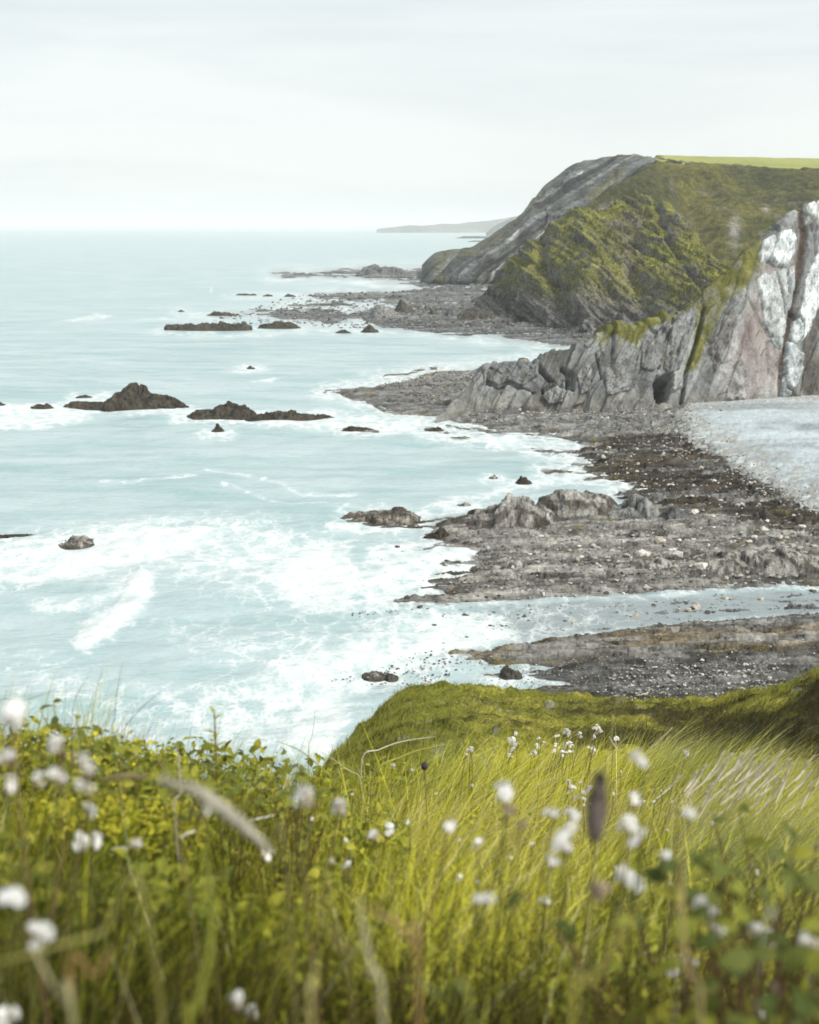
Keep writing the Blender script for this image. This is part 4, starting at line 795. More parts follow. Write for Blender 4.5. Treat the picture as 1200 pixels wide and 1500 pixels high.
link('turf_grass', mesh_from(V, Q, 'turf_grass', C), M_GRASS, kind='stuff', label='short turf and dark heather growing over the spur')

# ------------------------------------------------------------------ the bank at our feet
KX = [-900, 0, 100, 200, 300, 400, 480, 560, 650, 750, 850, 950, 1050, 1200, 2100]
KY = [1035, 1058, 1060, 1078, 1092, 1112, 1120, 1118, 1108, 1096, 1092, 1096, 1106, 1132, 1170]
KR = [3.4, 3.0, 3.0, 3.2, 3.4, 3.8, 4.2, 4.9, 5.8, 6.6, 7.2, 7.4, 7.0, 6.4, 7.5]
def canopy(px, t):
    """point on the top of the vegetation: t = 0 near the feet, 1 on the crest, beyond 1 falling away"""
    px = np.asarray(px, float); t = np.asarray(t, float) + 0 * px; px = px + 0 * t
    ky = np.interp(px, KX, KY); kr = np.interp(px, KX, KR); tc_ = np.clip(t, 0, 1)
    yy = 0.72 * (kr / 0.72) ** tc_; P = at_y(px, 1570 + (ky - 1570) * tc_ ** 0.9, yy)
    e = np.clip(t - 1, 0, None) * 8.0; P[..., 1] += e; P[..., 0] *= (P[..., 1] / yy); P[..., 2] -= 0.8 * e
    b = np.clip(-t, 0, None) * 4.0; P[..., 1] -= b; P[..., 0] += (px - 600) / 600 * b * 0.5; P[..., 2] += 0.12 * b
    return P
DEPTH = 0.36
pp, tt = np.meshgrid(np.linspace(-900, 2100, 240), np.concatenate([np.linspace(-1.2, 0, 14)[:-1], np.linspace(0, 1, 60), np.linspace(1.03, 3.2, 40)]))
A = canopy(pp, tt); A[..., 2] -= DEPTH - 0.10 * np.clip(tt, 0, 1); A[..., 2] += 0.05 * fbm(A[..., 0] / 0.5, A[..., 1] / 0.5, o=4, s=1101)
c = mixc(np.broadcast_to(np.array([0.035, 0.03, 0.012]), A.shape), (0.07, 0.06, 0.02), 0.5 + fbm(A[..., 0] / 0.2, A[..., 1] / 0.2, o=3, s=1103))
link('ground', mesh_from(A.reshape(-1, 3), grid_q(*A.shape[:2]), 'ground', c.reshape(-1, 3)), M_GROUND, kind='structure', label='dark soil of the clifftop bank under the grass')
def gpt(px, t): P = canopy(px, t); P[..., 2] -= (DEPTH - 0.10 * np.clip(t, 0, 1)) + 0.01; return P

GREEN = np.array([[0.34, 0.345, 0.022], [0.52, 0.50, 0.035], [0.15, 0.165, 0.018], [0.64, 0.60, 0.10], [0.12, 0.088, 0.02], [0.62, 0.57, 0.30], [0.045, 0.047, 0.008], [0.065, 0.048, 0.014]])  # last two tones: shade deep in the near grass, put into blade colour
def pick(n, w): 
    c = GREEN[RNG.choice(len(w), n, p=np.array(w) / np.sum(w))]; return c * RNG.uniform(0.75, 1.25, (n, 1))
parts = []
def add(n, pr, tr, h, lean, ls, bend, w, wts, K=4, droop=0.0, pw=1.0):
    px = RNG.uniform(pr[0], pr[1], n); t = tr[0] + (tr[1] - tr[0]) * RNG.random(n) ** pw
    rt_ = gpt(px, t); clump = fbm(rt_[:, 0] / 0.25, rt_[:, 1] / 0.25, o=2, s=1201)
    keepm = RNG.random(n) < 0.60 + 1.0 * clump; rt_ = rt_[keepm]; n = len(rt_); cl = clump[keepm]
    le = np.stack([RNG.normal(lean[0], ls, n) + 0.3 * cl, RNG.normal(lean[1], ls, n)], -1)
    c2 = fbm(rt_[:, 0] / 0.55 + 5, rt_[:, 1] / 0.7, o=3, s=1211)
    C_ = pick(n, wts) * (1 + 0.45 * cl[:, None]); C_ = mixc(C_, C_ * [0.42, 0.5, 0.6], sstep(0.1, 0.4, c2) * (RNG.random(n) < .8)); C_ = mixc(C_, [0.52, 0.45, 0.20], sstep(-0.15, -0.5, c2) * (RNG.random(n) < .55) * (rt_[:, 1] > 1.8))
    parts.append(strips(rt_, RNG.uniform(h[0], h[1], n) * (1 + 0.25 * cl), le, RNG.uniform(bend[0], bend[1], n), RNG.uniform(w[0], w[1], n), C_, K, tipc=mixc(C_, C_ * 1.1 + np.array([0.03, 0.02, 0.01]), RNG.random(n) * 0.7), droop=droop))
#    count   px range      t range      height        lean          spread  bend       width            green mix
add(20000, (-380, 1620), (0.44, 1.12), (0.18, 0.42), (0.10, 0.0), 0.30, (0.1, 0.6), (0.0016, 0.0038), [4, 4, 4, 2, 2, 1], 3)
add(8234, (-380, 1620), (-0.15, 0.46), (0.16, 0.40), (0.10, 0.0), 0.35, (0.1, 0.6), (0.0018, 0.004), [.5, .4, 1.2, .1, 2, .3, 9, 8], 3)
add(25530, (-380, 560), (0.35, 1.15), (0.12, 0.30), (0.15, 0.0), 0.40, (0.2, 0.8), (0.0016, 0.0035), [5, 4, 4, 2, 1, 1], 3)
add(47142, (520, 1620), (0.45, 1.12), (0.18, 0.46), (0.55, -0.05), 0.42, (0.2, 0.75), (0.0020, 0.0042), [3, 7, 1, 8, .6, 2.5], 3, pw=0.7)
add(24210, (930, 1620), (0.60, 1.08), (0.32, 0.56), (0.70, 0.0), 0.20, (0.2, 0.6), (0.0018, 0.0036), [.6, 3, 0.2, 6, .4, 9], 3)
add(5881, (-380, 1620), (-0.25, 0.42), (0.20, 0.44), (0.0, 0.05), 0.5, (0.1, 0.7), (0.003, 0.0065), [.6, .5, 1.2, .1, 2, .5, 9, 7], 3)
add(10101, (520, 1620), (0.35, 1.05), (0.14, 0.40), (0.1, 0.0), 0.8, (0.2, 1.0), (0.0018, 0.0040), [3, 5, 2, 4, 2, 3], 3)
add(1890, (-380, 700), (0.9, 1.1), (0.30, 0.46), (0.25, 0.0), 0.25, (0.1, 0.5), (0.0015, 0.003), [2, 2, 5, 1, 2, 1], 3)
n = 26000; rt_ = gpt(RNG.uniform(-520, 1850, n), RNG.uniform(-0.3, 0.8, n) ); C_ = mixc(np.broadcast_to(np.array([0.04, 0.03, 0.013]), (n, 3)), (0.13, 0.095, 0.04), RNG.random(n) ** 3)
parts.append(strips(rt_, RNG.uniform(0.08, 0.26, n), np.stack([RNG.normal(0.1, 0.7, n), RNG.normal(0, 0.6, n)], -1), RNG.uniform(0.3, 1.0, n), RNG.uniform(0.002, 0.005, n), C_, 2))  # dead litter blades, coloured dark to paint the shaded gaps near the feet
def join(ps):
    o = 0; vs, qs, cs = [], [], []
    for v, q, c in ps: vs.append(v); qs.append(q + o); cs.append(c); o += len(v)
    return np.concatenate(vs), np.concatenate(qs), np.concatenate(cs)
V, Q, C = join(parts)
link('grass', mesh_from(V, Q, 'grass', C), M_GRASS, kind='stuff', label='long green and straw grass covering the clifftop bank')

# leaves: an ovate folded blade, 5 rows
def leaf_shape(wide=0.62, n=5, fold=0.22, curl=0.25, tooth=0.0):
    t = np.linspace(0, 1, n + 1); w = wide * 0.5 * np.sin(math.pi * np.clip(t, 0.02, 0.985) ** 0.8) ** 0.85
    w = w * (1 + tooth * np.where(np.arange(n + 1) % 2, 1, -1))
    mid = np.stack([0 * t, t, -curl * t * t], -1); l = mid + np.stack([-w, 0 * t, fold * w], -1); r = mid + np.stack([w, 0 * t, fold * w], -1)
    V = np.stack([l, mid, r], 1).reshape(-1, 3); i = 3 * np.arange(n)[:, None]
    Q = np.concatenate([np.concatenate([i, i + 1, i + 4, i + 3], 1), np.concatenate([i + 1, i + 2, i + 5, i + 4], 1)]); return V, Q
LV, LQ = leaf_shape(n=3)
def rotm(yaw, pitch, roll):
    cy_, sy_ = np.cos(yaw), np.sin(yaw); cp, sp = np.cos(pitch), np.sin(pitch); cr2, sr = np.cos(roll), np.sin(roll)
    Rz = np.stack([cy_, -sy_, 0 * yaw, sy_, cy_, 0 * yaw, 0 * yaw, 0 * yaw, 1 + 0 * yaw], -1).reshape(-1, 3, 3)
    Rx = np.stack([1 + 0 * yaw, 0 * yaw, 0 * yaw, 0 * yaw, cp, -sp, 0 * yaw, sp, cp], -1).reshape(-1, 3, 3)
    Ry = np.stack([cr2, 0 * yaw, sr, 0 * yaw, 1 + 0 * yaw, 0 * yaw, -sr, 0 * yaw, cr2], -1).reshape(-1, 3, 3)
    return Rz @ Rx @ Ry
def leaves(P, size, colr, pitch=(0.0, 0.5)):
    n = len(P); Rm = rotm(RNG.uniform(0, 6.28, n), RNG.normal(pitch[0], pitch[1], n), RNG.normal(0, 0.4, n))
    V = (np.einsum('nij,kj->nki', Rm, LV) * size[:, None, None] + P[:, None, :]).reshape(-1, 3)
    Q = (LQ[None] + (np.arange(n) * len(LV))[:, None, None]).reshape(-1, 4); return V, Q, np.repeat(colr, len(LV), 0)
def leafset(n, pr, tr, up_, size, cols, pitch=(0.0, 0.5), thr=-0.1):
    px = RNG.uniform(pr[0], pr[1], n); t = RNG.uniform(tr[0], tr[1], n); P = canopy(px, t)
    cl = fbm(P[:, 0] / 0.3, P[:, 1] / 0.35, o=3, s=1301 + n); k = cl > thr; P = P[k]; cl = cl[k]; n = len(P)
    P[:, 2] += RNG.uniform(up_[0], up_[1], n) + 0.10 * cl
    cc = np.array(cols)[RNG.integers(0, len(cols), n)] * RNG.uniform(0.75, 1.3, (n, 1)); return leaves(P, RNG.uniform(size[0], size[1], n), cc, pitch)
LG = [(0.20, 0.215, 0.03), (0.25, 0.25, 0.03), (0.13, 0.15, 0.028), (0.30, 0.285, 0.04), (0.17, 0.19, 0.03)]
V, Q, C = join([leafset(10500, (-500, 600), (0.5, 1.06), (-0.16, 0.01), (0.022, 0.05), LG), leafset(6000, (-500, 420), (0.8, 1.08), (-0.16, 0.03), (0.016, 0.034), LG, thr=-0.3),
                leafset(4200, (-60, 300), (0.66, 0.95), (-0.06, 0.02), (0.010, 0.022), [(0.45, 0.42, 0.04), (0.36, 0.35, 0.035)], thr=0.05),
                leafset(2200, (400, 900), (0.35, 0.85), (-0.16, -0.02), (0.010, 0.024), [(0.30, 0.29, 0.03), (0.20, 0.21, 0.025)], thr=0.1),
                leafset(3600, (500, 1300), (0.3, 0.98), (-0.20, -0.04), (0.014, 0.032), [(0.26, 0.27, 0.035), (0.17, 0.19, 0.03), (0.36, 0.34, 0.05)], thr=0.08),
                leafset(4200, (900, 1800), (-0.1, 0.6), (-0.2, -0.02), (0.016, 0.034), LG, thr=-0.2)])
link('undergrowth', mesh_from(V, Q, 'undergrowth', C), M_LEAF, kind='stuff', label='low leafy undergrowth along the edge of the bank')

# ------------------------------------------------------------------ stems, flowers, seed heads
def tube(path, rad, seg=6, cap=True):
    P = cat(np.array(path, float), max(len(path) * 4, 8), 0) if len(path) > 2 else np.array(path, float)
    n = len(P); rad = np.interp(np.linspace(0, 1, n), np.linspace(0, 1, len(rad)), rad); T = np.gradient(P, axis=0); T /= np.linalg.norm(T, axis=1, keepdims=True) + 1e-12
    a = np.cross(T, np.array([0.31, 0.9, 0.2])); a /= np.linalg.norm(a, axis=1, keepdims=True) + 1e-12; b = np.cross(T, a)
    th = np.linspace(0, 2 * math.pi, seg, endpoint=False); V = P[:, None] + rad[:, None, None] * (a[:, None] * np.cos(th)[None, :, None] + b[:, None] * np.sin(th)[None, :, None])
    i = np.arange(n - 1)[:, None] * seg + np.arange(seg)[None]; j = np.arange(n - 1)[:, None] * seg + (np.arange(seg) + 1)[None] % seg
    return V.reshape(-1, 3), np.stack([i, j, j + seg, i + seg], -1).reshape(-1, 4)
def colmesh(name, ps):
    V, Q, C = join([(v, q, np.broadcast_to(np.array(c, float), v.shape)) if np.ndim(c) == 1 else (v, q, c) for v, q, c in ps]); return mesh_from(V, Q, name, C)

def lie(px, py):
    """distance at which the ray through a place of the picture meets the top of the vegetation"""
    ky = np.interp(px, KX, KY); kr = np.interp(px, KX, KR); t = np.clip((1570 - py) / (1570 - ky), 0.02, 1) ** (1 / 0.9); return float(0.72 * (kr / 0.72) ** t) * 1.0
def head_mesh(seed, blush=0.3, nflor=5, spread=0.36):
    """ragged head of several five-petalled florets with notched petals, about 1 unit across"""
    r = np.random.default_rng(seed); ps = []
    for k in range(nflor):
        ph = k * 2.4 + r.normal(0, .5); tl = r.uniform(0.2, 1.25) * (0.3 if k == 0 else 1); n = np.array([math.sin(tl) * math.cos(ph), math.sin(tl) * math.sin(ph), math.cos(tl)]); o = n * spread * r.uniform(.7, 1.3) + r.normal(0, .04, 3)
        a = np.cross(n, [0.3, 0.1, 1.0]); a /= np.linalg.norm(a) + 1e-6; b_ = np.cross(n, a); sz = r.uniform(.15, .27)
        for j in range(5):
            th = j * 1.2566 + r.normal(0, .12); d = a * math.cos(th) + b_ * math.sin(th); s = np.cross(n, d); cu = r.uniform(.1, .6)
            for sg in (-1, 1):      # the two lobes of a petal
                dd = d + sg * 0.26 * s; t = np.array([0.05, .45, .8, 1.0]); ww = np.array([.10, .26, .30, .14]) * sz; lift = cu * np.array([0.25, .30, .22, .05]) * sz
                mid = o + dd[None] * (t * sz)[:, None] + n[None] * lift[:, None]; V = np.stack([mid - s * ww[:, None], mid + s * ww[:, None]], 1).reshape(-1, 3)
                i = 2 * np.arange(3)[:, None]; Q = np.concatenate([i, i + 1, i + 3, i + 2], 1); ps.append((V, Q, mixc(np.full((8, 3), 0.95) * [1, 1, 0.98], (0.82, 0.70, 0.62), np.repeat(1 - t, 2) ** 2 * blush)))
        v, q = tube([o - n * .26, o - n * .16, o - n * .02], [.04, .10, .07], 6); ps.append((v, q, np.broadcast_to(np.array([.74, .68, .56]) if blush < .9 else np.array([.3, .2, .14]), v.shape)))
    return colmesh('flower_head', ps)
HEADS = [head_mesh(k, b, n_) for k, b, n_ in ((1, .15, 6), (2, .35, 4), (3, .45, 5), (4, .2, 3), (5, .35, 5))]
DRY = [head_mesh(9, 1.0, 8)]
for i_, hme in enumerate(HEADS): hme.materials.append(M_PETAL)
dm = mat_plain('dried_petal', (0.36, 0.28, 0.20), 0.8, 0.3, 120, 0.2); DRY[0].materials.append(dm)
cal = tube([(0, 0, -0.34), (0, 0, -0.15), (0, 0, 0.02), (0, 0, 0.1)], [0.05, 0.17, 0.2, 0.06], 8); CALYX = mesh_from(*cal, 'calyx', np.broadcast_to(np.array([0.22, 0.15, 0.09]), cal[0].shape)); CALYX.materials.append(M_LEAF)
M_STEM = mat_leaf('stem', 0.12, 0.5, 0.3, 0.2, 60)
def ground_under(x, y):
    """height of the bank's soil at a place, by marching the canopy"""
    px = 600 + 0 * x; yq = max(y, 0.72)
    for _ in range(6):
        kr = np.interp(px, KX, KR); t = math.log(yq / 0.72) / math.log(kr / 0.72) if yq <= kr else 1 + (yq - kr) / 8
        P = gpt(np.array(px), np.array(t)); px += (x - P[0]) * F / (yq + 0.3) * 0.8
    return P[2]
def flower(px, py, size_px, label, kind=0, group='white flowers on the bank', head=0.027, sd=0, dist=None):
    r = random.Random(int(px * 13 + py * 7 + sd)); d = dist or head * F / size_px; rd = ray(px, py); P = rd / np.linalg.norm(rd) * d + np.array([0, 0, H])
    s = size_px * d / F; gx, gy = P[0] + r.uniform(-0.05, 0.05) - 0.04, P[1] + r.uniform(-.04, .06); gz = min(ground_under(gx, gy), P[2] - 0.05)
    e = empty('wildflower', (gx, gy, gz), label, 'flower', group); p = P - np.array([gx, gy, gz])
    mid1 = p * [0.25, 0.25, 0.4] + [r.uniform(-.02, .02), 0, 0]; mid2 = p * [0.8, 0.8, 0.8] + [r.uniform(-.01, .01), 0, 0]
    v, q = tube([(0, 0, -0.02), mid1, mid2, p], [0.0019, 0.0017, 0.0014, 0.0012], 5); colr = R.choice([(0.16, 0.15, 0.04), (0.20, 0.13, 0.07), (0.13, 0.14, 0.03)])
    link('stem', mesh_from(v, q, 'stem', np.broadcast_to(np.array(colr), v.shape)), M_STEM, e)
    if kind == 1: s *= .6
    elif size_px > 37: s *= .82
    me = DRY[0] if kind == 1 else HEADS[r.randrange(5)]; s *= r.uniform(.8, 1.15)
    rot = (r.uniform(-.5, .9), r.uniform(-.6, .6), r.uniform(0, 6.28))
    sx_, sy_, sz_ = r.uniform(.75, 1.15), r.uniform(.6, 1.1), r.uniform(.8, 1.35)
    for nm, m_, k in (('flower_head', me, 1.3), ('calyx', CALYX, 0.55)):
        o = link(nm, m_, None, e); o.location = p; o.scale = (s * k * sx_, s * k * sy_, s * k * sz_); o.rotation_euler = rot
    return e
FL = [(18, 1050, 44, 'white flower highest at the left frame edge, against the sea'), (14, 1117, 36, 'white flower at the left edge below the topmost one'), (90, 1101, 36, 'single white flower right of the left edge flowers, over yellow leaves'),
 (8, 1158, 32, 'white flower cut by the left edge, lowest of the upper left group'), (50, 1150, 30, 'small white flower left of the bright cluster at left'), (84, 1147, 42, 'white flower, left half of the bright cluster at left'), (124, 1139, 46, 'large white flower heading the bright cluster at left'),
 (133, 1164, 40, 'white flower drooping below the head of the bright left cluster'), (128, 1190, 28, 'small dim white flower hanging under the bright left cluster'), (115, 1236, 26, 'dim white flower in the left grass, left of a close pair'), (137, 1237, 26, 'brighter white flower of the close pair in the left grass'),
 (200, 1244, 26, 'white flower in the left grass, right of two small ones'), (172, 1250, 20, 'small dim white flower left of the brighter one in the left grass'), (298, 1195, 34, 'white flower beside the arching silvery seed head'), (446, 1166, 44, 'large white flower left of centre above the dark stem'),
 (460, 1180, 34, 'white flower tucked under the large one left of centre'), (497, 1188, 30, 'white flower just right of the large pair left of centre'), (428, 1182, 17, 'tiny white flower left of the large pair'), (549, 1231, 22, 'small white flower above the centre, left of a smaller one'),
 (568, 1217, 16, 'tiny pale flower near the small white flower above the centre'), (512, 1270, 20, 'narrow white flower right above the thick pale stem'), (655, 1215, 28, 'crisp white flower alone in bright yellow grass at the centre'), (700, 1247, 26, 'crisp white flower below and right of the lone one at the centre'),
 (740, 1167, 30, 'white flower above the drooping pinkish dried heads'), (810, 1200, 28, 'white flower left of the dark brown seed spike'), (837, 1197, 28, 'white flower with pink base touching the dark brown seed spike'), (826, 1228, 36, 'big white flower under the seed spike, upper of two merged'),
 (828, 1248, 36, 'big white flower under the seed spike, lower of two merged'), (806, 1271, 30, 'dim white flower below the two merged big ones'), (800, 1326, 20, 'small dim white flower deep in grass below the centre right'), (941, 1117, 36, 'white flower highest on the right, against dark heather'),
 (926, 1183, 32, 'round white flower right of the seed spike'), (922, 1222, 34, 'white flower, left of a merged pair right of the seed spike'), (938, 1234, 34, 'white flower, right of a merged pair right of the seed spike'), (1007, 1198, 40, 'large white flower topping the long pale stem at right'),
 (972, 1264, 30, 'flat white flower left of the long pale stem'), (912, 1282, 30, 'white flower, left of the lower merged pair at right'), (930, 1295, 30, 'white flower, right of the lower merged pair at right'), (1036, 1332, 32, 'white flower among dark leaves, upper of a stacked pair at right'),
 (1049, 1364, 34, 'white flower among dark leaves, lower of a stacked pair at right'), (1108, 1372, 34, 'white flower by the bare curled twig at right'), (1122, 1390, 30, 'white flower just below the one by the curled twig'), (1193, 1392, 34, 'white flower at the right edge, upper of two'),
 (1194, 1433, 32, 'white flower at the right edge, lower of two'), (1015, 1422, 30, 'blurred white flower right of the long pale stem, near the bottom'), (14, 1322, 46, 'large white flower at the left edge low in the picture'), (50, 1371, 44, 'round white flower on a pale bent stem at lower left'),
 (133, 1477, 24, 'small white flower at the bottom left in dark grass'), (4, 1491, 40, 'white flower in the bottom left corner'), (345, 1478, 34, 'pinkish white flower at the bottom, left of a small white one'), (368, 1486, 26, 'small white flower at the bottom beside the pinkish one'), (709, 1325, 40, 'round white flower alone in grass at the lower centre'),
 (386, 1260, 20, 'small white flower at the end of the arching silvery seed head'), (1085, 1478, 22, 'small white flower at the bottom right, left of a dried one'), (1108, 1487, 26, 'white flower touching the bottom edge at right'), (985, 1425, 22, 'small dim flower left of the long pale stem near the bottom'), (942, 1402, 18, 'tiny white flower pair mate deep in the grass at lower right')]
for a in FL: flower(*a)
flower(1135, 1455, 32, 'dried brown flower among leaves at lower right', 1); flower(885, 1310, 46, 'large dried pinkish brown flower right of the centre', 1); flower(745, 1190, 30, 'dried pinkish head, upper of the drooping pair', 1); flower(764, 1214, 34, 'dried pinkish head, lower of the drooping pair', 1)
r = random.Random(6)
for k in range(34):
    px_ = r.uniform(420, 1120); py_ = r.uniform(1130, 1300); dd_ = lie(px_, py_) * .93
    flower(px_, py_, r.uniform(.010, .017) * F / dd_, 'small ragged white blossom low in the grass, ' + ('left of centre' if px_ < 640 else 'centre' if px_ < 880 else 'right of centre') + (', farther up the bank' if py_ < 1190 else ', half way up the bank' if py_ < 1245 else ', nearer'), group='small blossoms low in the grass', sd=k, dist=dd_)
r = random.Random(5)
for k in range(30):   # the far clump of small blossoms on the crest
    px_ = r.choice([r.gauss(800, 14), r.gauss(825, 16), r.gauss(870, 14), r.gauss(752, 3)]); py_ = 1092 + r.uniform(-20, 16) - 0.06 * (px_ - 800)
    flower(px_, py_, r.uniform(8, 12), 'white blossom in the far crest clump, ' + ('left sprig' if px_ < 775 else 'middle sprig' if px_ < 815 else 'right of the middle sprig' if px_ < 850 else 'right sprig') + (', upper half' if py_ < 1090 else ', lower half'), group='small blossoms in the far clump', sd=k, dist=6.5 + r.uniform(-.4, .4))
for k in range(9):
    flower(846 + r.gauss(0, 9), 1164 + r.gauss(0, 11), r.uniform(8, 11), 'small white blossom in the tight bunch left of the dark seed spike', group='blossoms in the tight bunch', sd=k, dist=5.0 + r.uniform(-.1, .1))
for (px_, py_, s_, d_, lb) in [(575, 1126, 10, 4.4, 'small white blossom near the purple bud'), (690, 1102, 11, 5, 'white blossom on the crest left of the far clump, larger of two'), (683, 1108, 8, 5, 'white blossom on the crest left of the far clump, smaller of two'), (1005, 1106, 13, 5.5, 'small white blossom below the dark heather'), (690, 1097, 8, 5.2, 'tiny blossom above the pair left of the far clump')]:
    flower(px_, py_, s_, lb, group='scattered small blossoms', dist=d_)

def spot(px, py, d): rd = ray(px, py); return rd / np.linalg.norm(rd) * d + np.array([0, 0, H])
M_DRY = mat_plain('dry_straw', (0.46, 0.42, 0.31), 0.7, 0.25, 60, 0.15)
M_SILVER = mat_plain('silvery_awn', (0.52, 0.49, 0.40), 0.7, 0.3, 90, 0.3)
M_SPIKE = mat_plain('brown_spike', (0.13, 0.105, 0.09), 0.9, 0.4, 150)
M_PLUME = mat_plain('pale_plume', (0.62, 0.57, 0.44), 0.7, 0.2, 90, 0.35)
M_BUD = mat_plain('purple_bud', (0.06, 0.035, 0.05), 0.8, 0.3, 200)
def bristles(path, rad, n, ln, w, seed, along=0.7):
    r_ = np.random.default_rng(seed); P = cat(np.array(path), 60, 0); T = np.gradient(P, axis=0); T /= np.linalg.norm(T, axis=1, keepdims=True)
    i = r_.integers(0, 60, n); d = r_.normal(0, 1, (n, 3)); d /= np.linalg.norm(d, axis=1, keepdims=True); d -= T[i] * np.sum(d * T[i], 1, keepdims=True)
    d = d + T[i] * along; d /= np.linalg.norm(d, axis=1, keepdims=True); prof = np.sin(math.pi * (0.08 + 0.88 * i / 60)) ** 0.6
    a = P[i] + d * (rad * 0.2 * prof)[:, None]; b = P[i] + d * (ln * prof)[:, None]; s = np.cross(d, r_.normal(0, 1, (n, 3))); s /= np.linalg.norm(s, axis=1, keepdims=True)
    m_ = a * .4 + b * .6
    V = np.stack([a - s * w * .3, a + s * w * .3, m_ + s * w * .5, m_ - s * w * .5, b + s * w * .08, b - s * w * .08], 1).reshape(-1, 3); k = np.arange(n)[:, None] * 6
    return V, np.concatenate([np.concatenate([k, k + 1, k + 2, k + 3], 1), np.concatenate([k + 3, k + 2, k + 4, k + 5], 1)])
def seed_head(name, label, stem, head, rad, mat, n=500, ln=None, w=0.0012, seed=0, group=None, core=0.45, along=0.8, stemr=0.0012):
    stem = [np.array(p) for p in stem]; head = [np.array(p) for p in head]; b = stem[0]
    e = empty(name, tuple(b), label, 'seed head', group)
    v, q = tube([p - b for p in stem], [stemr * 1.3, stemr], 5); link('stem', mesh_from(v, q, 'stem', np.broadcast_to(np.array([0.22, 0.19, 0.07]), v.shape)), M_STEM, e)
    hd = [p - b for p in head]; v1, q1 = tube(hd, [rad * .25, rad * core * 1.4, rad * core * 1.5, rad * core, rad * .15], 8)
    v2, q2 = bristles(hd, rad, n, ln or rad * 1.15, w, seed, along); V = np.concatenate([v1, v2]); Q = np.concatenate([q1, q2 + len(v1)])
    link('spike', mesh_from(V, Q, 'spike'), mat, e); return e
def foot(px, py, d):
    p = spot(px, py, d); return np.array([p[0], p[1], ground_under(p[0], p[1])])
# dark brown spike
f0 = foot(868, 1330, 1.0); seed_head('grass_seed_head', 'dark brown fuzzy seed spike standing upright right of the centre', [f0, spot(864, 1320, 1.05), spot(871, 1232, 1.0)], [spot(871, 1235, 1.0), spot(873, 1205, 1.0), spot(876, 1170, 1.0), spot(880, 1134, 1.0)], 0.0092, M_SPIKE, 2200, 0.0108, 0.0007, 3, core=0.6, along=0.35)
f0 = foot(440, 1300, 1.0); seed_head('grass_seed_head', 'silvery seed head arching to the left over the leafy bank', [f0, spot(420, 1275, 0.98), spot(395, 1245, 0.97)], [spot(398, 1248, 0.97), spot(362, 1214, 0.97), spot(325, 1184, 0.98), spot(285, 1157, 0.99), spot(236, 1142, 1.0)], 0.0068, M_SILVER, 1500, 0.0098, 0.0007, 4, core=0.45, along=0.9)
f0 = foot(320, 1260, 1.4); seed_head('grass_seed_head', 'dim olive seed head lying behind the silvery arching one', [f0, spot(250, 1160, 1.45), spot(215, 1140, 1.5)], [spot(215, 1140, 1.5), spot(190, 1137, 1.5), spot(150, 1142, 1.5)], 0.008, mat_plain('olive_awn', (0.22, 0.19, 0.08), 0.8, 0.3, 90, 0.2), 700, 0.009, 0.0007, 5)
# purple bud
f0 = foot(622, 1160, 4.0); pb_ = spot(622, 1123, 3.9); e = empty('flower_bud', tuple(f0), 'small dark purple bud on the crest of the grass, near the centre', 'flower bud')
v, q = tube([f0 - f0, (pb_ - f0) * .5 + [0.01, 0, 0], pb_ - f0], [0.0018, 0.0014], 5); link('stem', mesh_from(v, q, 'stem', np.broadcast_to(np.array([.16, .13, .05]), v.shape)), M_STEM, e)
v, q = tube([pb_ - f0 + [0, 0, z_] for z_ in (-.014, -.006, .004, .013, .017)], [.003, .011, .0125, .009, .002], 10); v2, q2 = bristles([pb_ - f0 + [0, 0, z_] for z_ in (-.012, 0, .014)], .012, 260, .014, .0012, 8, .5)
link('bud', mesh_from(np.concatenate([v, v2]), np.concatenate([q, q2 + len(v)]), 'bud'), M_BUD, e)
# pale plumes in the windblown grass at right
r = random.Random(11)
PL = [(1000 + 9.5 * k + r.uniform(-14, 14), 1128 + r.uniform(-26, 34)) for k in range(22)] + [(1150, 1098), (1158, 1112), (1098, 1100), (1110, 1096), (1075, 1104), (1062, 1100), (1128, 1108), (1140, 1118), (1156, 1124), (1120, 1122), (1104, 1118), (1086, 1122), (1056, 1128), (1036, 1120), (1098, 1140), (1132, 1134), (1190, 1128), (1198, 1140), (1080, 1142), (1115, 1150), (1210, 1120), (1070, 1160), (1140, 1152), (1020, 1150)]
for k, (a, b) in enumerate(PL):
    d = 4.9 + r.uniform(-.7, .8); tip = spot(a, b, d); L_ = r.uniform(24, 62); sl = r.uniform(.35, 1.25); base_ = spot(a - L_ * sl, b + L_, d * .99); m1 = spot(a - L_ * sl * .45, b + L_ * .52, d); f0 = foot(a - 130 * sl, b + 170, d * .96)
    seed_head('grass_plume', ('long ' if L_ > 50 else 'short ' if L_ < 36 else 'middling ') + 'pale grass plume in the windblown tuft, ' + ('bent low' if sl > .95 else 'upright' if sl < .6 else 'slanting') + (', left part' if a < 1060 else ', middle part' if a < 1130 else ', right part'), [f0, f0 * .35 + base_ * .65 + np.array([-.02, 0, .03]), base_], [base_, m1, tip * .7 + m1 * .3 + np.array([0, 0, .004]), tip], r.uniform(.006, .0105), M_PLUME, 200, r.uniform(.010, .018), 0.002, 30 + k, group='pale plumes in the windblown tuft', along=1.8, core=0.3)
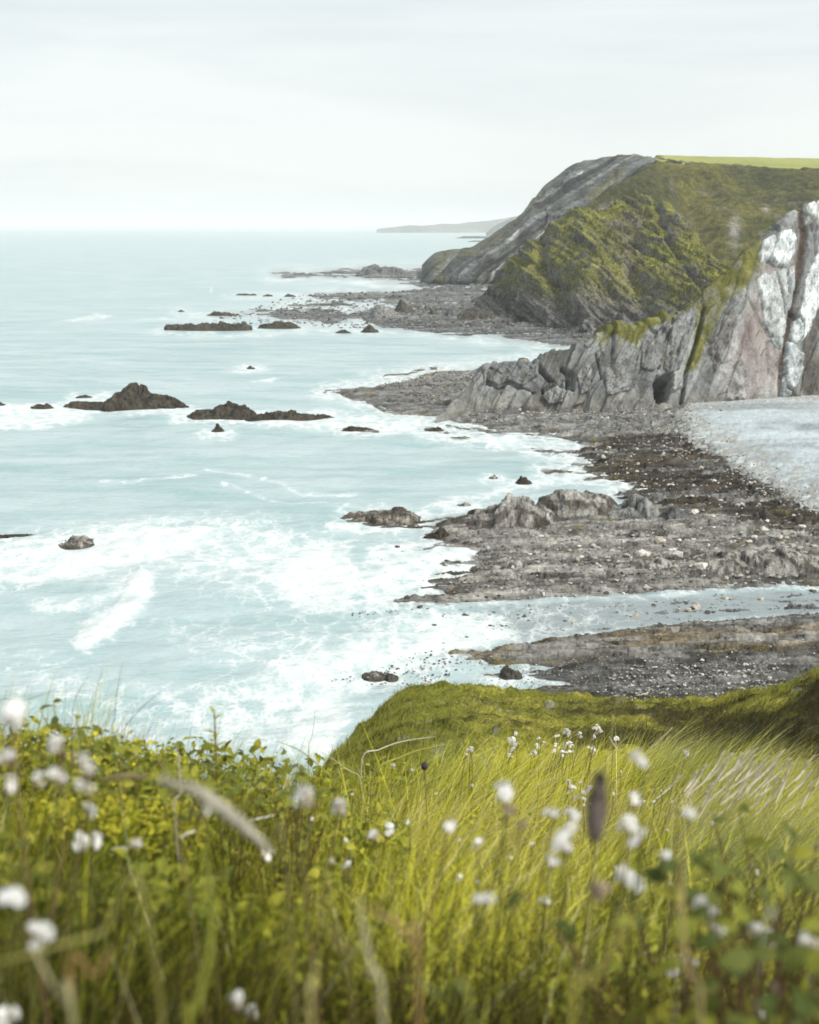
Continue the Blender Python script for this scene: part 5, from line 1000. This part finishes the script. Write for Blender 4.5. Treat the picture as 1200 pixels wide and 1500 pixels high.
for k, (pts, d, rad, lb) in enumerate([([(960, 1170), (940, 1110), (985, 1066)], 4.6, .006, 'thin straw plume leaning against the dark heather, right'), ([(930, 1130), (905, 1100), (893, 1080)], 4.8, .006, 'thin straw plume on the crest right of the far blossoms'), ([(985, 1150), (1003, 1112), (1010, 1096)], 4.2, .008, 'short white plume below the dark heather')]):
    f0 = foot(pts[0][0] - 30, pts[0][1] + 60, d); q3 = [spot(*p, d) for p in pts]; seed_head('grass_plume', lb, [f0, q3[0], q3[1]], [q3[1], q3[1] * .5 + q3[2] * .5, q3[2]], rad, M_PLUME, 160, .010, .0016, 70 + k, group='thin plumes on the crest', along=1.8, core=.3)

# single stems and broad blades, close to the lens or crisp on the crest
ST = [([(296, 1240), (304, 1290), (312, 1340), (306, 1400), (286, 1490), (280, 1540)], 0.85, .0046, (0.22, 0.235, 0.03), 'broad bright green grass blade, curved, left of the centre bottom'),
 ([(526, 1310), (532, 1360), (546, 1430), (562, 1520)], 0.8, .0042, (0.47, 0.43, 0.24), 'thick pale straw stem at the centre bottom'), ([(462, 1400), (460, 1450), (456, 1530)], 0.8, .0042, (0.40, 0.36, 0.13), 'pale straw stem left of the thick one at the bottom'),
 ([(-20, 1415), (70, 1390), (150, 1368), (220, 1355)], 0.8, .0036, (0.25, 0.235, 0.06), 'olive stem lying slantwise across the lower left'), ([(45, 1385), (70, 1430), (95, 1475), (110, 1520)], 0.8, .0035, (0.36, 0.33, 0.17), 'bent pale stem under the round white flower at lower left'),
 ([(165, 1390), (140, 1430), (105, 1490)], 0.8, .0030, (0.36, 0.22, 0.08), 'orange brown stem at the lower left bottom'), ([(945, 1320), (900, 1385), (865, 1440), (835, 1520)], 0.8, .0046, (0.30, 0.27, 0.06), 'green stem with orange tip slanting up at the lower right'),
 ([(1002, 1210), (998, 1290), (1000, 1370), (1010, 1430), (1025, 1520)], 0.9, .0036, (0.36, 0.29, 0.12), 'long pale stem under the large white flower at right'), ([(610, 1430), (645, 1465), (690, 1520)], 0.8, .0045, (0.20, 0.22, 0.05), 'green stem slanting down to the bottom centre'),
 ([(540, 1330), (580, 1352), (605, 1385), (612, 1420)], 0.85, .0040, (0.36, 0.24, 0.10), 'brown curved stem right of the thick pale stem'), ([(445, 1290), (470, 1340), (500, 1400), (515, 1450)], 0.85, .0032, (0.20, 0.17, 0.05), 'dull olive stem leaning left of the thick pale stem'),
 ([(530, 1115), (556, 1098), (590, 1086), (638, 1079)], 3.2, .0055, (0.62, 0.60, 0.50), 'thin white dry stalk arching against the spur'), ([(545, 1140), (590, 1108), (630, 1095), (660, 1090)], 3.0, .009, (0.30, 0.29, 0.05), 'broad yellow green blade arching below the white stalk'),
 ([(352, 1206), (376, 1200), (402, 1194)], 1.7, .0046, (0.66, 0.64, 0.58), 'short white stick lying on leaves left of the centre'), ([(262, 1228), (275, 1221), (286, 1217)], 1.7, .004, (0.6, 0.58, 0.5), 'short white chip of stick near the arching seed head'),
 ([(258, 1085), (262, 1120), (265, 1160), (256, 1200)], 2.2, .004, (0.50, 0.46, 0.33), 'thin pale dead stalk standing in the leaves at left'), ([(1140, 1320), (1132, 1350), (1118, 1375)], 1.2, .0022, (0.5, 0.48, 0.36), 'bare curled pale twig among leaves at lower right'),
 ([(180, 970), (172, 1010), (168, 1050), (165, 1090)], 2.9, .0024, (0.10, 0.14, 0.06), 'tall dark blade standing highest against the sea at left'), ([(150, 985), (140, 1020), (136, 1075)], 2.9, .0022, (0.12, 0.15, 0.06), 'second tall dark blade left of the highest one'),
 ([(130, 990), (112, 1020), (105, 1060), (106, 1090)], 2.9, .0024, (0.26, 0.22, 0.12), 'straw blade bending right at the left crest'), ([(240, 1010), (205, 1040), (180, 1090)], 2.9, .0022, (0.12, 0.15, 0.05), 'dark blade leaning right over the surf at left'),
 ([(85, 1010), (40, 1025), (-10, 1045)], 2.8, .0024, (0.14, 0.17, 0.06), 'thin blade leaning in from the left edge over the sea'), ([(405, 1085), (440, 1100), (470, 1125), (490, 1160)], 2.6, .0045, (0.24, 0.24, 0.04), 'bent green blade at the middle of the crest'),
 ([(470, 1100), (510, 1128), (530, 1150)], 2.6, .004, (0.5, 0.46, 0.3), 'pale dry blade crossing the bent green blade'), ([(414, 1105), (420, 1140), (420, 1185)], 2.4, .004, (0.42, 0.33, 0.05), 'yellow upright blade left of the large white pair'), ([(462, 1040), (458, 1075), (452, 1110)], 3.2, .0022, (0.12, 0.14, 0.1), 'fine grey stalk standing against white surf at the middle'),
 ([(975, 1180), (985, 1170), (1000, 1172), (1010, 1180)], 2.6, .004, (0.34, 0.34, 0.06), 'green hooked blade right of the round white flower'), ([(355, 1200), (372, 1150), (385, 1115)], 2.2, .004, (0.33, 0.33, 0.06), 'light green upright blade left of the middle')]
for pts, d, w, colr, lb in ST:
    if d > 1.3:
        q_ = max(pts, key=lambda p_: p_[1]); d = lie(*q_) * 1.02
    P = np.array([spot(a, b, d * (1 + 0.004 * k)) for k, (a, b) in enumerate(pts)])
    low = np.argmin(P[:, 2]); 
    if low == 0: P = P[::-1]
    g_ = ground_under(P[-1, 0], P[-1, 1])
    if P[-1, 2] - g_ > 0.02 and 'stick' not in lb: P = np.concatenate([P, [[P[-1, 0] + 0.01, P[-1, 1] + 0.02, g_ - 0.01]]])
    elif P[-1, 2] < g_ and 'stick' not in lb: pass
    b = P[-1].copy(); v, q = tube(list(P[::-1] - b), [w * .5, w * .5, w * .45, w * .38, w * .14], 6)
    o = link('grass_stalk', mesh_from(v, q, 'grass_stalk', np.broadcast_to(np.array(colr), v.shape) * (0.9 + 0.2 * RNG.random((len(v), 1)))), M_STEM, label=lb, category='grass stalk'); o.location = b

# bramble sprigs with large leaves; each leaf a part
BL = [leaf_shape(.58, 8, .3, .3, .10), leaf_shape(.66, 8, .2, .2, .08), leaf_shape(.52, 8, .4, .45, .10)]
BLM = []
for k, (v, q) in enumerate(BL):
    for j, cc in enumerate([(0.21, 0.225, 0.035), (0.075, 0.10, 0.025), (0.33, 0.32, 0.05), (0.13, 0.15, 0.035)]):
        me = mesh_from(v, q, 'leaf', np.broadcast_to(np.array(cc), v.shape)); me.materials.append(M_LEAF); BLM.append(me)
def bramble(px, py, d, nl, spread, size, label, tone=None, seed=0, group='leafy sprigs on the bank'):
    r_ = random.Random(seed); c_ = spot(px, py, d); f0 = np.array([c_[0], c_[1], min(ground_under(c_[0], c_[1]), c_[2] - 0.05)])
    e = empty('bramble_plant', tuple(f0), label, 'plant', group); ps = []
    for k in range(nl):
        q_ = c_ + np.array([r_.gauss(0, spread), r_.gauss(0, spread * .8), r_.gauss(0, spread * .45)]); ln_ = size * r_.uniform(.7, 1.25); dirx = q_ - f0
        o = link('leaf', r_.choice(BLM if tone is None else [BLM[t + 4 * j] for t in tone for j in range(3)]), None, e); o.location = q_ - f0; o.scale = (ln_,) * 3
        o.rotation_euler = (r_.gauss(0.25, .45), r_.gauss(0, .45), r_.uniform(0, 6.28))
        ps.append(tube([(0, 0, 0), (q_ - f0) * [.4, .4, .6] + [r_.gauss(0, .01), 0, 0], q_ - f0], [.0017, .0009], 4))
    V = np.concatenate([p[0] for p in ps]); o_ = 0; qs = []
    for p in ps: qs.append(p[1] + o_); o_ += len(p[0])
    link('stalks', mesh_from(V, np.concatenate(qs), 'stalks', np.broadcast_to(np.array([.13, .08, .04]), V.shape)), M_STEM, e); return e
bramble(1140, 1292, 1.45, 7, .05, .036, 'leafy sprig with a large yellow green leaf at the right side', (0, 2), 1); bramble(1180, 1330, 1.3, 14, .055, .027, 'leafy sprig at the right edge below the large yellow leaf', (0, 1, 3), 2)
bramble(1090, 1330, 1.3, 18, .055, .030, 'dark leafy sprig left of the curled twig', (1, 3), 3); bramble(1060, 1400, 1.15, 18, .06, .028, 'dark leafy sprig beside the stacked white pair', (1, 3, 0), 4); bramble(1150, 1430, 1.15, 20, .065, .028, 'dense leafy sprig at the lower right', (0, 1, 3), 5)
bramble(1180, 1490, 1.05, 14, .06, .03, 'leafy sprig in the bottom right corner', (0, 1), 6); bramble(1150, 1245, 1.9, 12, .07, .036, 'leafy sprig under the pale plumes at right', (0, 3), 7); bramble(1000, 1330, 1.5, 16, .08, .028, 'low leafy sprig behind the long pale stem', (3, 1), 8)
bramble(235, 1155, 2.4, 16, .07, .032, 'leafy plant on the left bank below the crest', (0, 3), 9); bramble(330, 1165, 2.5, 18, .07, .032, 'leafy plant with a round light leaf in the middle of the left bank', (0, 3, 2), 10); bramble(400, 1185, 2.3, 16, .07, .032, 'leafy plant right of the dead stalk on the bank', (0, 3), 11)
bramble(100, 1070, 2.9, 12, .07, .032, 'leafy sprig standing up from the crest at the far left', (0, 1), 12); bramble(440, 1155, 2.8, 16, .07, .032, 'leafy plant on the crest under the bent blade', (0, 3), 13); bramble(170, 1125, 2.5, 16, .07, .032, 'yellowish leafy plant near the single white flower at left', (2, 0), 14)
# the upright little plant with paired leaves on the crest
c_ = spot(315, 1090, 3.0); f0 = np.array([c_[0], c_[1], ground_under(c_[0], c_[1])]); e = empty('young_plant', tuple(f0), 'upright yellow green plant with paired leaves rising above the left crest', 'plant')
top = spot(314, 1046, 3.0) - f0; v, q = tube([(0, 0, 0), top * [.5, .5, .5], top], [.003, .002], 5); link('stem', mesh_from(v, q, 'stem', np.broadcast_to(np.array([.2, .18, .04]), v.shape)), M_STEM, e)
for k in range(16):
    tq = 0.45 + 0.55 * k / 15; o = link('leaf', BLM[(2 if k > 9 else 0)], None, e); o.location = np.array(top) * tq; s_ = .055 * (1.25 - tq * .75); o.scale = (s_ * .55, s_, s_); o.rotation_euler = (0.35 + .5 * tq, 0, k * 1.7 + .3)

# ------------------------------------------------------------------ boulders and stones on the shore
import bmesh
def stone_mesh(seed, flat, colr, npt=22):
    r_ = random.Random(seed); bm = bmesh.new()
    for k in range(npt):
        a = r_.uniform(0, 6.283); zz_ = r_.uniform(-1, 1); q_ = math.sqrt(1 - zz_ * zz_) ** .8; bm.verts.new((q_ * math.cos(a) * .5 * r_.uniform(.85, 1), q_ * math.sin(a) * .38 * r_.uniform(.85, 1), zz_ * flat * .5 * r_.uniform(.8, 1)))
    h_ = bmesh.ops.convex_hull(bm, input=bm.verts); bmesh.ops.delete(bm, geom=[g_ for g_ in h_['geom_interior'] if isinstance(g_, bmesh.types.BMVert)], context='VERTS')
    me = bpy.data.meshes.new('boulder'); bm.to_mesh(me); bm.free(); a = me.attributes.new('Col', 'FLOAT_COLOR', 'POINT')
    for d_ in a.data: f_ = r_.uniform(.85, 1.15); d_.color = (colr[0] * f_, colr[1] * f_, colr[2] * f_, 1)
    me.materials.append(M_STONE); return me
SCOL = {'tan': (.40, .365, .31), 'pale': (.52, .50, .46), 'grey': (.25, .25, .24), 'dark': (.085, .075, .06)}
SM = {k: [stone_mesh(i * 7 + 3, .62 if i % 2 else .42, c_) for i in range(6)] for k, c_ in SCOL.items()}
r = random.Random(21)
def boulder(px, py, w, tone, label, group):
    P = at_z(np.array([px]), np.array([py]), 0.4)[0]; z_ = float(ground_z(P[0], P[1])[0]); z_ = max(z_, -0.15); P = at_z(np.array([px]), np.array([py]), z_)[0]; z_ = max(float(ground_z(P[0], P[1])[0]), -0.15)
    s_ = w * P[1] / F / math.cos(math.atan2(P[0], P[1])); o = link('boulder', r.choice(SM[tone]), None, label=label, category='boulder', group=group)
    o.location = (P[0], P[1], z_ + s_ * .14); o.scale = (s_, s_ * r.uniform(.8, 1.2), s_ * r.uniform(.9, 1.3)); o.rotation_euler = (r.gauss(0, .15), r.gauss(0, .15), r.gauss(0, .5)); return o
BIG = [(947, 868, 16, 'tan', 'tan boulder at the upper edge of the tidal channel'), (1062, 879, 17, 'tan', 'tall tan boulder in the tidal channel, left of a rounder one'), (1114, 880, 17, 'tan', 'round tan boulder in the tidal channel, right of the tall one'), (1020, 893, 18, 'tan', 'tan boulder heading the rock cluster in the tidal channel'),
 (1008, 898, 13, 'tan', 'small boulder left in the rock cluster of the channel'), (1037, 900, 13, 'dark', 'dark boulder right in the rock cluster of the channel'), (1158, 888, 11, 'dark', 'dark stone in the channel near the right edge'), (932, 904, 14, 'tan', 'tan boulder alone in the middle of the channel'), (1190, 868, 15, 'dark', 'dark boulder at the right edge above the channel'),
 (968, 792, 20, 'tan', 'upright tan boulder on the platform crest'), (942, 813, 30, 'pale', 'long flat pale slab lying on the platform'), (992, 818, 22, 'pale', 'flat pale boulder right of the long slab'), (1027, 830, 28, 'pale', 'broad flat pale boulder in the middle of the platform'), (985, 806, 16, 'pale', 'pale stone behind the flat pale boulder'),
 (1105, 786, 14, 'pale', 'pale boulder left in the heap at the platform right'), (1120, 781, 16, 'pale', 'pale boulder in the heap at the platform right'), (1140, 790, 20, 'tan', 'large tan boulder in the heap at the platform right'), (1160, 803, 17, 'tan', 'round tan boulder below the heap at the platform right'), (1174, 781, 14, 'pale', 'small pale boulder right of the heap'),
 (1193, 800, 15, 'tan', 'tan boulder at the right edge of the platform'), (1016, 752, 20, 'pale', 'pale slab by the dark cleft outcrop'), (1042, 758, 15, 'tan', 'tan stone below the pale slab by the cleft outcrop'), (872, 816, 12, 'tan', 'small tan boulder in the left middle of the platform'), (768, 905, 10, 'dark', 'dark stone awash at the mouth of the channel'),
 (843, 916, 14, 'tan', 'tan stone at the lower edge of the channel'), (828, 912, 11, 'dark', 'dark stone heading the group at the channel edge'), (860, 917, 9, 'tan', 'small stone right in the group at the channel edge'), (888, 872, 11, 'dark', 'dark stone at the upper left of the channel'), (800, 785, 14, 'tan', 'tan stone below the smooth humps'), (830, 774, 14, 'tan', 'rusty tan stone under the taller hump')]
for a in BIG: boulder(*a, group='large boulders on the shore')
def scatter(n, poly, w, tones, label, group):
    P = np.array(poly, float); k = 0
    while k < n:
        a, b = r.uniform(P[:, 0].min(), P[:, 0].max()), r.uniform(P[:, 1].min(), P[:, 1].max())
        if sdf(np.array([a]), np.array([b]), poly)[0] < 0: continue
        tn = r.choice(tones); w0 = r.uniform(*w); q3 = (a - P[:, 0].min()) / np.ptp(P[:, 0]); dz = (b - P[:, 1].min()) / np.ptp(P[:, 1])
        lb = label.format(('larger ' if w0 > (w[0] + w[1]) / 2 else 'smaller ') + tn) + ', ' + ('far ' if dz < .5 else 'near ') + ('left part' if q3 < .33 else 'middle part' if q3 < .67 else 'right part')
        boulder(a, b, w0, tn, lb, group); k += 1
scatter(72, [(700, 790), (1000, 775), (1190, 780), (1195, 850), (1000, 862), (720, 872)], (6, 12), ['tan', 'pale', 'tan', 'grey'], '{} stone lying on the tan rock platform', 'stones on the tan platform')
scatter(56, [(860, 660), (1000, 650), (1150, 725), (1190, 765), (1000, 750), (900, 700)], (5, 10), ['pale', 'tan', 'pale'], '{} stone on the dark weedy ledges', 'stones on the dark ledges')
scatter(36, [(700, 895), (1000, 880), (1195, 866), (1195, 895), (900, 918), (720, 935)], (5, 9), ['tan', 'dark', 'grey'], '{} stone in the shallow tidal channel', 'stones in the tidal channel')
scatter(44, [(890, 990), (1000, 970), (1140, 975), (1120, 1010), (900, 1025)], (6, 9), ['pale', 'grey', 'pale'], '{} cobble in the near shingle strip', 'cobbles of the near shingle')
scatter(24, [(660, 602), (800, 598), (1120, 592), (1120, 602), (900, 612), (680, 614)], (5, 10), ['tan', 'pale', 'grey'], '{} fallen stone at the grey cliff foot', 'stones at the cliff foot')
scatter(34, [(540, 790), (720, 785), (740, 930), (660, 960), (560, 870)], (6, 13), ['dark'], '{} stone awash in foam beside the platform', 'stones awash in the foam')
# the countless small stones
base_ = []
for sd_ in range(5):
    me = stone_mesh(sd_ * 5 + 1, .62 if sd_ % 2 else .45, SCOL['grey'], 9); v = np.zeros(len(me.vertices) * 3, np.float32); me.vertices.foreach_get('co', v); me.calc_loop_triangles(); q = np.zeros(len(me.loop_triangles) * 3, np.int32); me.loop_triangles.foreach_get('vertices', q); base_.append((v.reshape(-1, 3), q.reshape(-1, 3)))
def stones(n, poly, w, cols):
    P = np.array(poly, float); px = RNG.uniform(P[:, 0].min(), P[:, 0].max(), 6 * n); py = RNG.uniform(P[:, 1].min(), P[:, 1].max(), 6 * n); k = sdf(px + 6 * fbm(px / 9, py / 5, o=2, s=7), py, poly) > 0; px, py = px[k][:n], py[k][:n]; n = len(px)
    W = at_z(px, py, 0.5); z_ = np.maximum(ground_z(W[:, 0], W[:, 1]), -0.1); s_ = RNG.uniform(w[0], w[1], n) ** 1.0 * W[:, 1] / F; out = []
    Rm = rotm(RNG.normal(0, .6, n), RNG.normal(0, .2, n), RNG.normal(0, .2, n)); W[:, 2] = z_ + s_ * .1; cc = np.array([SCOL[c_] for c_ in cols])[RNG.integers(0, len(cols), n)] * RNG.uniform(.65, 1.3, (n, 1)); w_ = RNG.integers(0, 5, n)
    for j in range(5):
        i = np.where(w_ == j)[0]; bv, bq = base_[j]; V = (np.einsum('nij,kj->nki', Rm[i], bv) * s_[i][:, None, None] + W[i][:, None]).reshape(-1, 3); out.append((V, (bq[None] + (np.arange(len(i)) * len(bv))[:, None, None]).reshape(-1, 3), np.repeat(cc[i], len(bv), 0)))
    return out
ps = stones(1500, [(700, 960), (1000, 960), (1195, 940), (1195, 1000), (1100, 1030), (800, 1030), (720, 990)], (2.5, 5), ['grey', 'pale', 'dark', 'grey'])
ps += stones(1300, [(885, 995), (950, 968), (1050, 975), (1150, 970), (1140, 1015), (1000, 1030), (880, 1025)], (3, 7.5), ['pale', 'grey', 'grey', 'tan', 'dark'])
ps += stones(650, [(640, 800), (1000, 765), (1195, 765), (1195, 858), (1000, 866), (650, 876)], (5, 10), ['tan', 'grey', 'pale', 'dark'])
ps += stones(420, [(640, 900), (700, 880), (1195, 866), (1195, 900), (800, 930)], (4, 9), ['tan', 'grey', 'dark'])
ps += stones(1300, [(640, 790), (1000, 750), (1195, 760), (1195, 858), (700, 876)], (2, 5.5), ['tan', 'grey', 'pale', 'dark'])
ps += stones(1100, [(830, 655), (1000, 640), (1180, 740), (1000, 752), (900, 712)], (2, 5.5), ['pale', 'tan', 'dark'])
ps += stones(900, [(660, 600), (1195, 585), (1195, 596), (1000, 612), (700, 622)], (2, 5), ['tan', 'grey', 'pale'])
ps += stones(1500, [(640, 895), (800, 880), (1195, 860), (1195, 905), (900, 930), (740, 945)], (2, 6), ['tan', 'dark', 'grey'])
ps += stones(1200, [(520, 455), (640, 440), (760, 455), (880, 478), (900, 505), (740, 490), (600, 478)], (2.5, 7), ['grey', 'dark', 'grey'])
ps += stones(500, [(560, 560), (640, 540), (700, 545), (690, 590), (600, 592)], (2.5, 6), ['grey', 'dark', 'tan'])
ps += stones(500, [(980, 620), (1195, 600), (1195, 745), (1100, 700)], (1.2, 2.6), ['pale'])
ps += stones(900, [(960, 610), (1020, 612), (1090, 668), (1195, 728), (1195, 765), (1100, 728), (1020, 680), (950, 640)], (2, 5.5), ['pale', 'grey', 'tan', 'dark'])
ps += stones(900, [(840, 600), (1020, 600), (1060, 612), (1000, 650), (860, 655)], (2, 5), ['grey', 'tan', 'dark'])
ps += stones(500, [(520, 890), (700, 880), (740, 960), (600, 1000), (480, 990)], (3, 7), ['dark', 'dark', 'grey'])
ps += stones(900, [(300, 470), (440, 430), (700, 425), (720, 470), (560, 480), (420, 478)], (2.5, 7), ['dark', 'dark', 'grey'])
V, Q, C = join(ps); link('shore_stones', mesh_from(V, Q, 'shore_stones', C, smooth=False), M_STONE, kind='stuff', label='countless small stones and shingle strewn over the shore')

# scrub bushes at the front edge of the bright field
BUSH = []
for k in range(4):
    bm = bmesh.new(); bmesh.ops.create_icosphere(bm, subdivisions=3, radius=1.0)
    for v in bm.verts:
        n_ = float(fbm(np.array([v.co.x * 2.2 + k * 9]), np.array([v.co.y * 2.2]), np.array([v.co.z * 2.2]), o=4, s=1501 + k, g=.65)[0]); v.co *= 1 + .55 * n_; v.co.z = max(v.co.z * .62, -.15)
    me = bpy.data.meshes.new('bush'); bm.to_mesh(me); bm.free(); a_ = me.attributes.new('Col', 'FLOAT_COLOR', 'POINT')
    for d_ in a_.data: d_.color = (.045, .05, .018, 1)
    me.materials.append(M_MOSS); BUSH.append(me)
for k in range(26):
    px_ = 985 + k * 9.5 + r.uniform(-4, 4); fy = np.interp(px_, [q[0] for q in fr], [q[1] for q in fr]) + r.uniform(-2.6, 0.2); d_ = np.interp(px_, [q[0] for q in fr], [q[2] for q in fr]) - 3
    p = at_y(px_, fy, d_); o = link('bush', r.choice(BUSH), None, label=('low' if k % 2 else 'rounded') + ' dark scrub bush on the front edge of the bright field, ' + ('left end' if px_ < 1050 else 'middle' if px_ < 1130 else 'right end'), category='bush', group='scrub bushes along the field edge')
    s_ = r.uniform(2.2, 4.6); o.location = p - np.array([0, 0, .6]); o.scale = (s_ * 1.5, s_, s_ * (.6 if k % 2 else .85)); o.rotation_euler = (0, 0, r.uniform(0, 6))
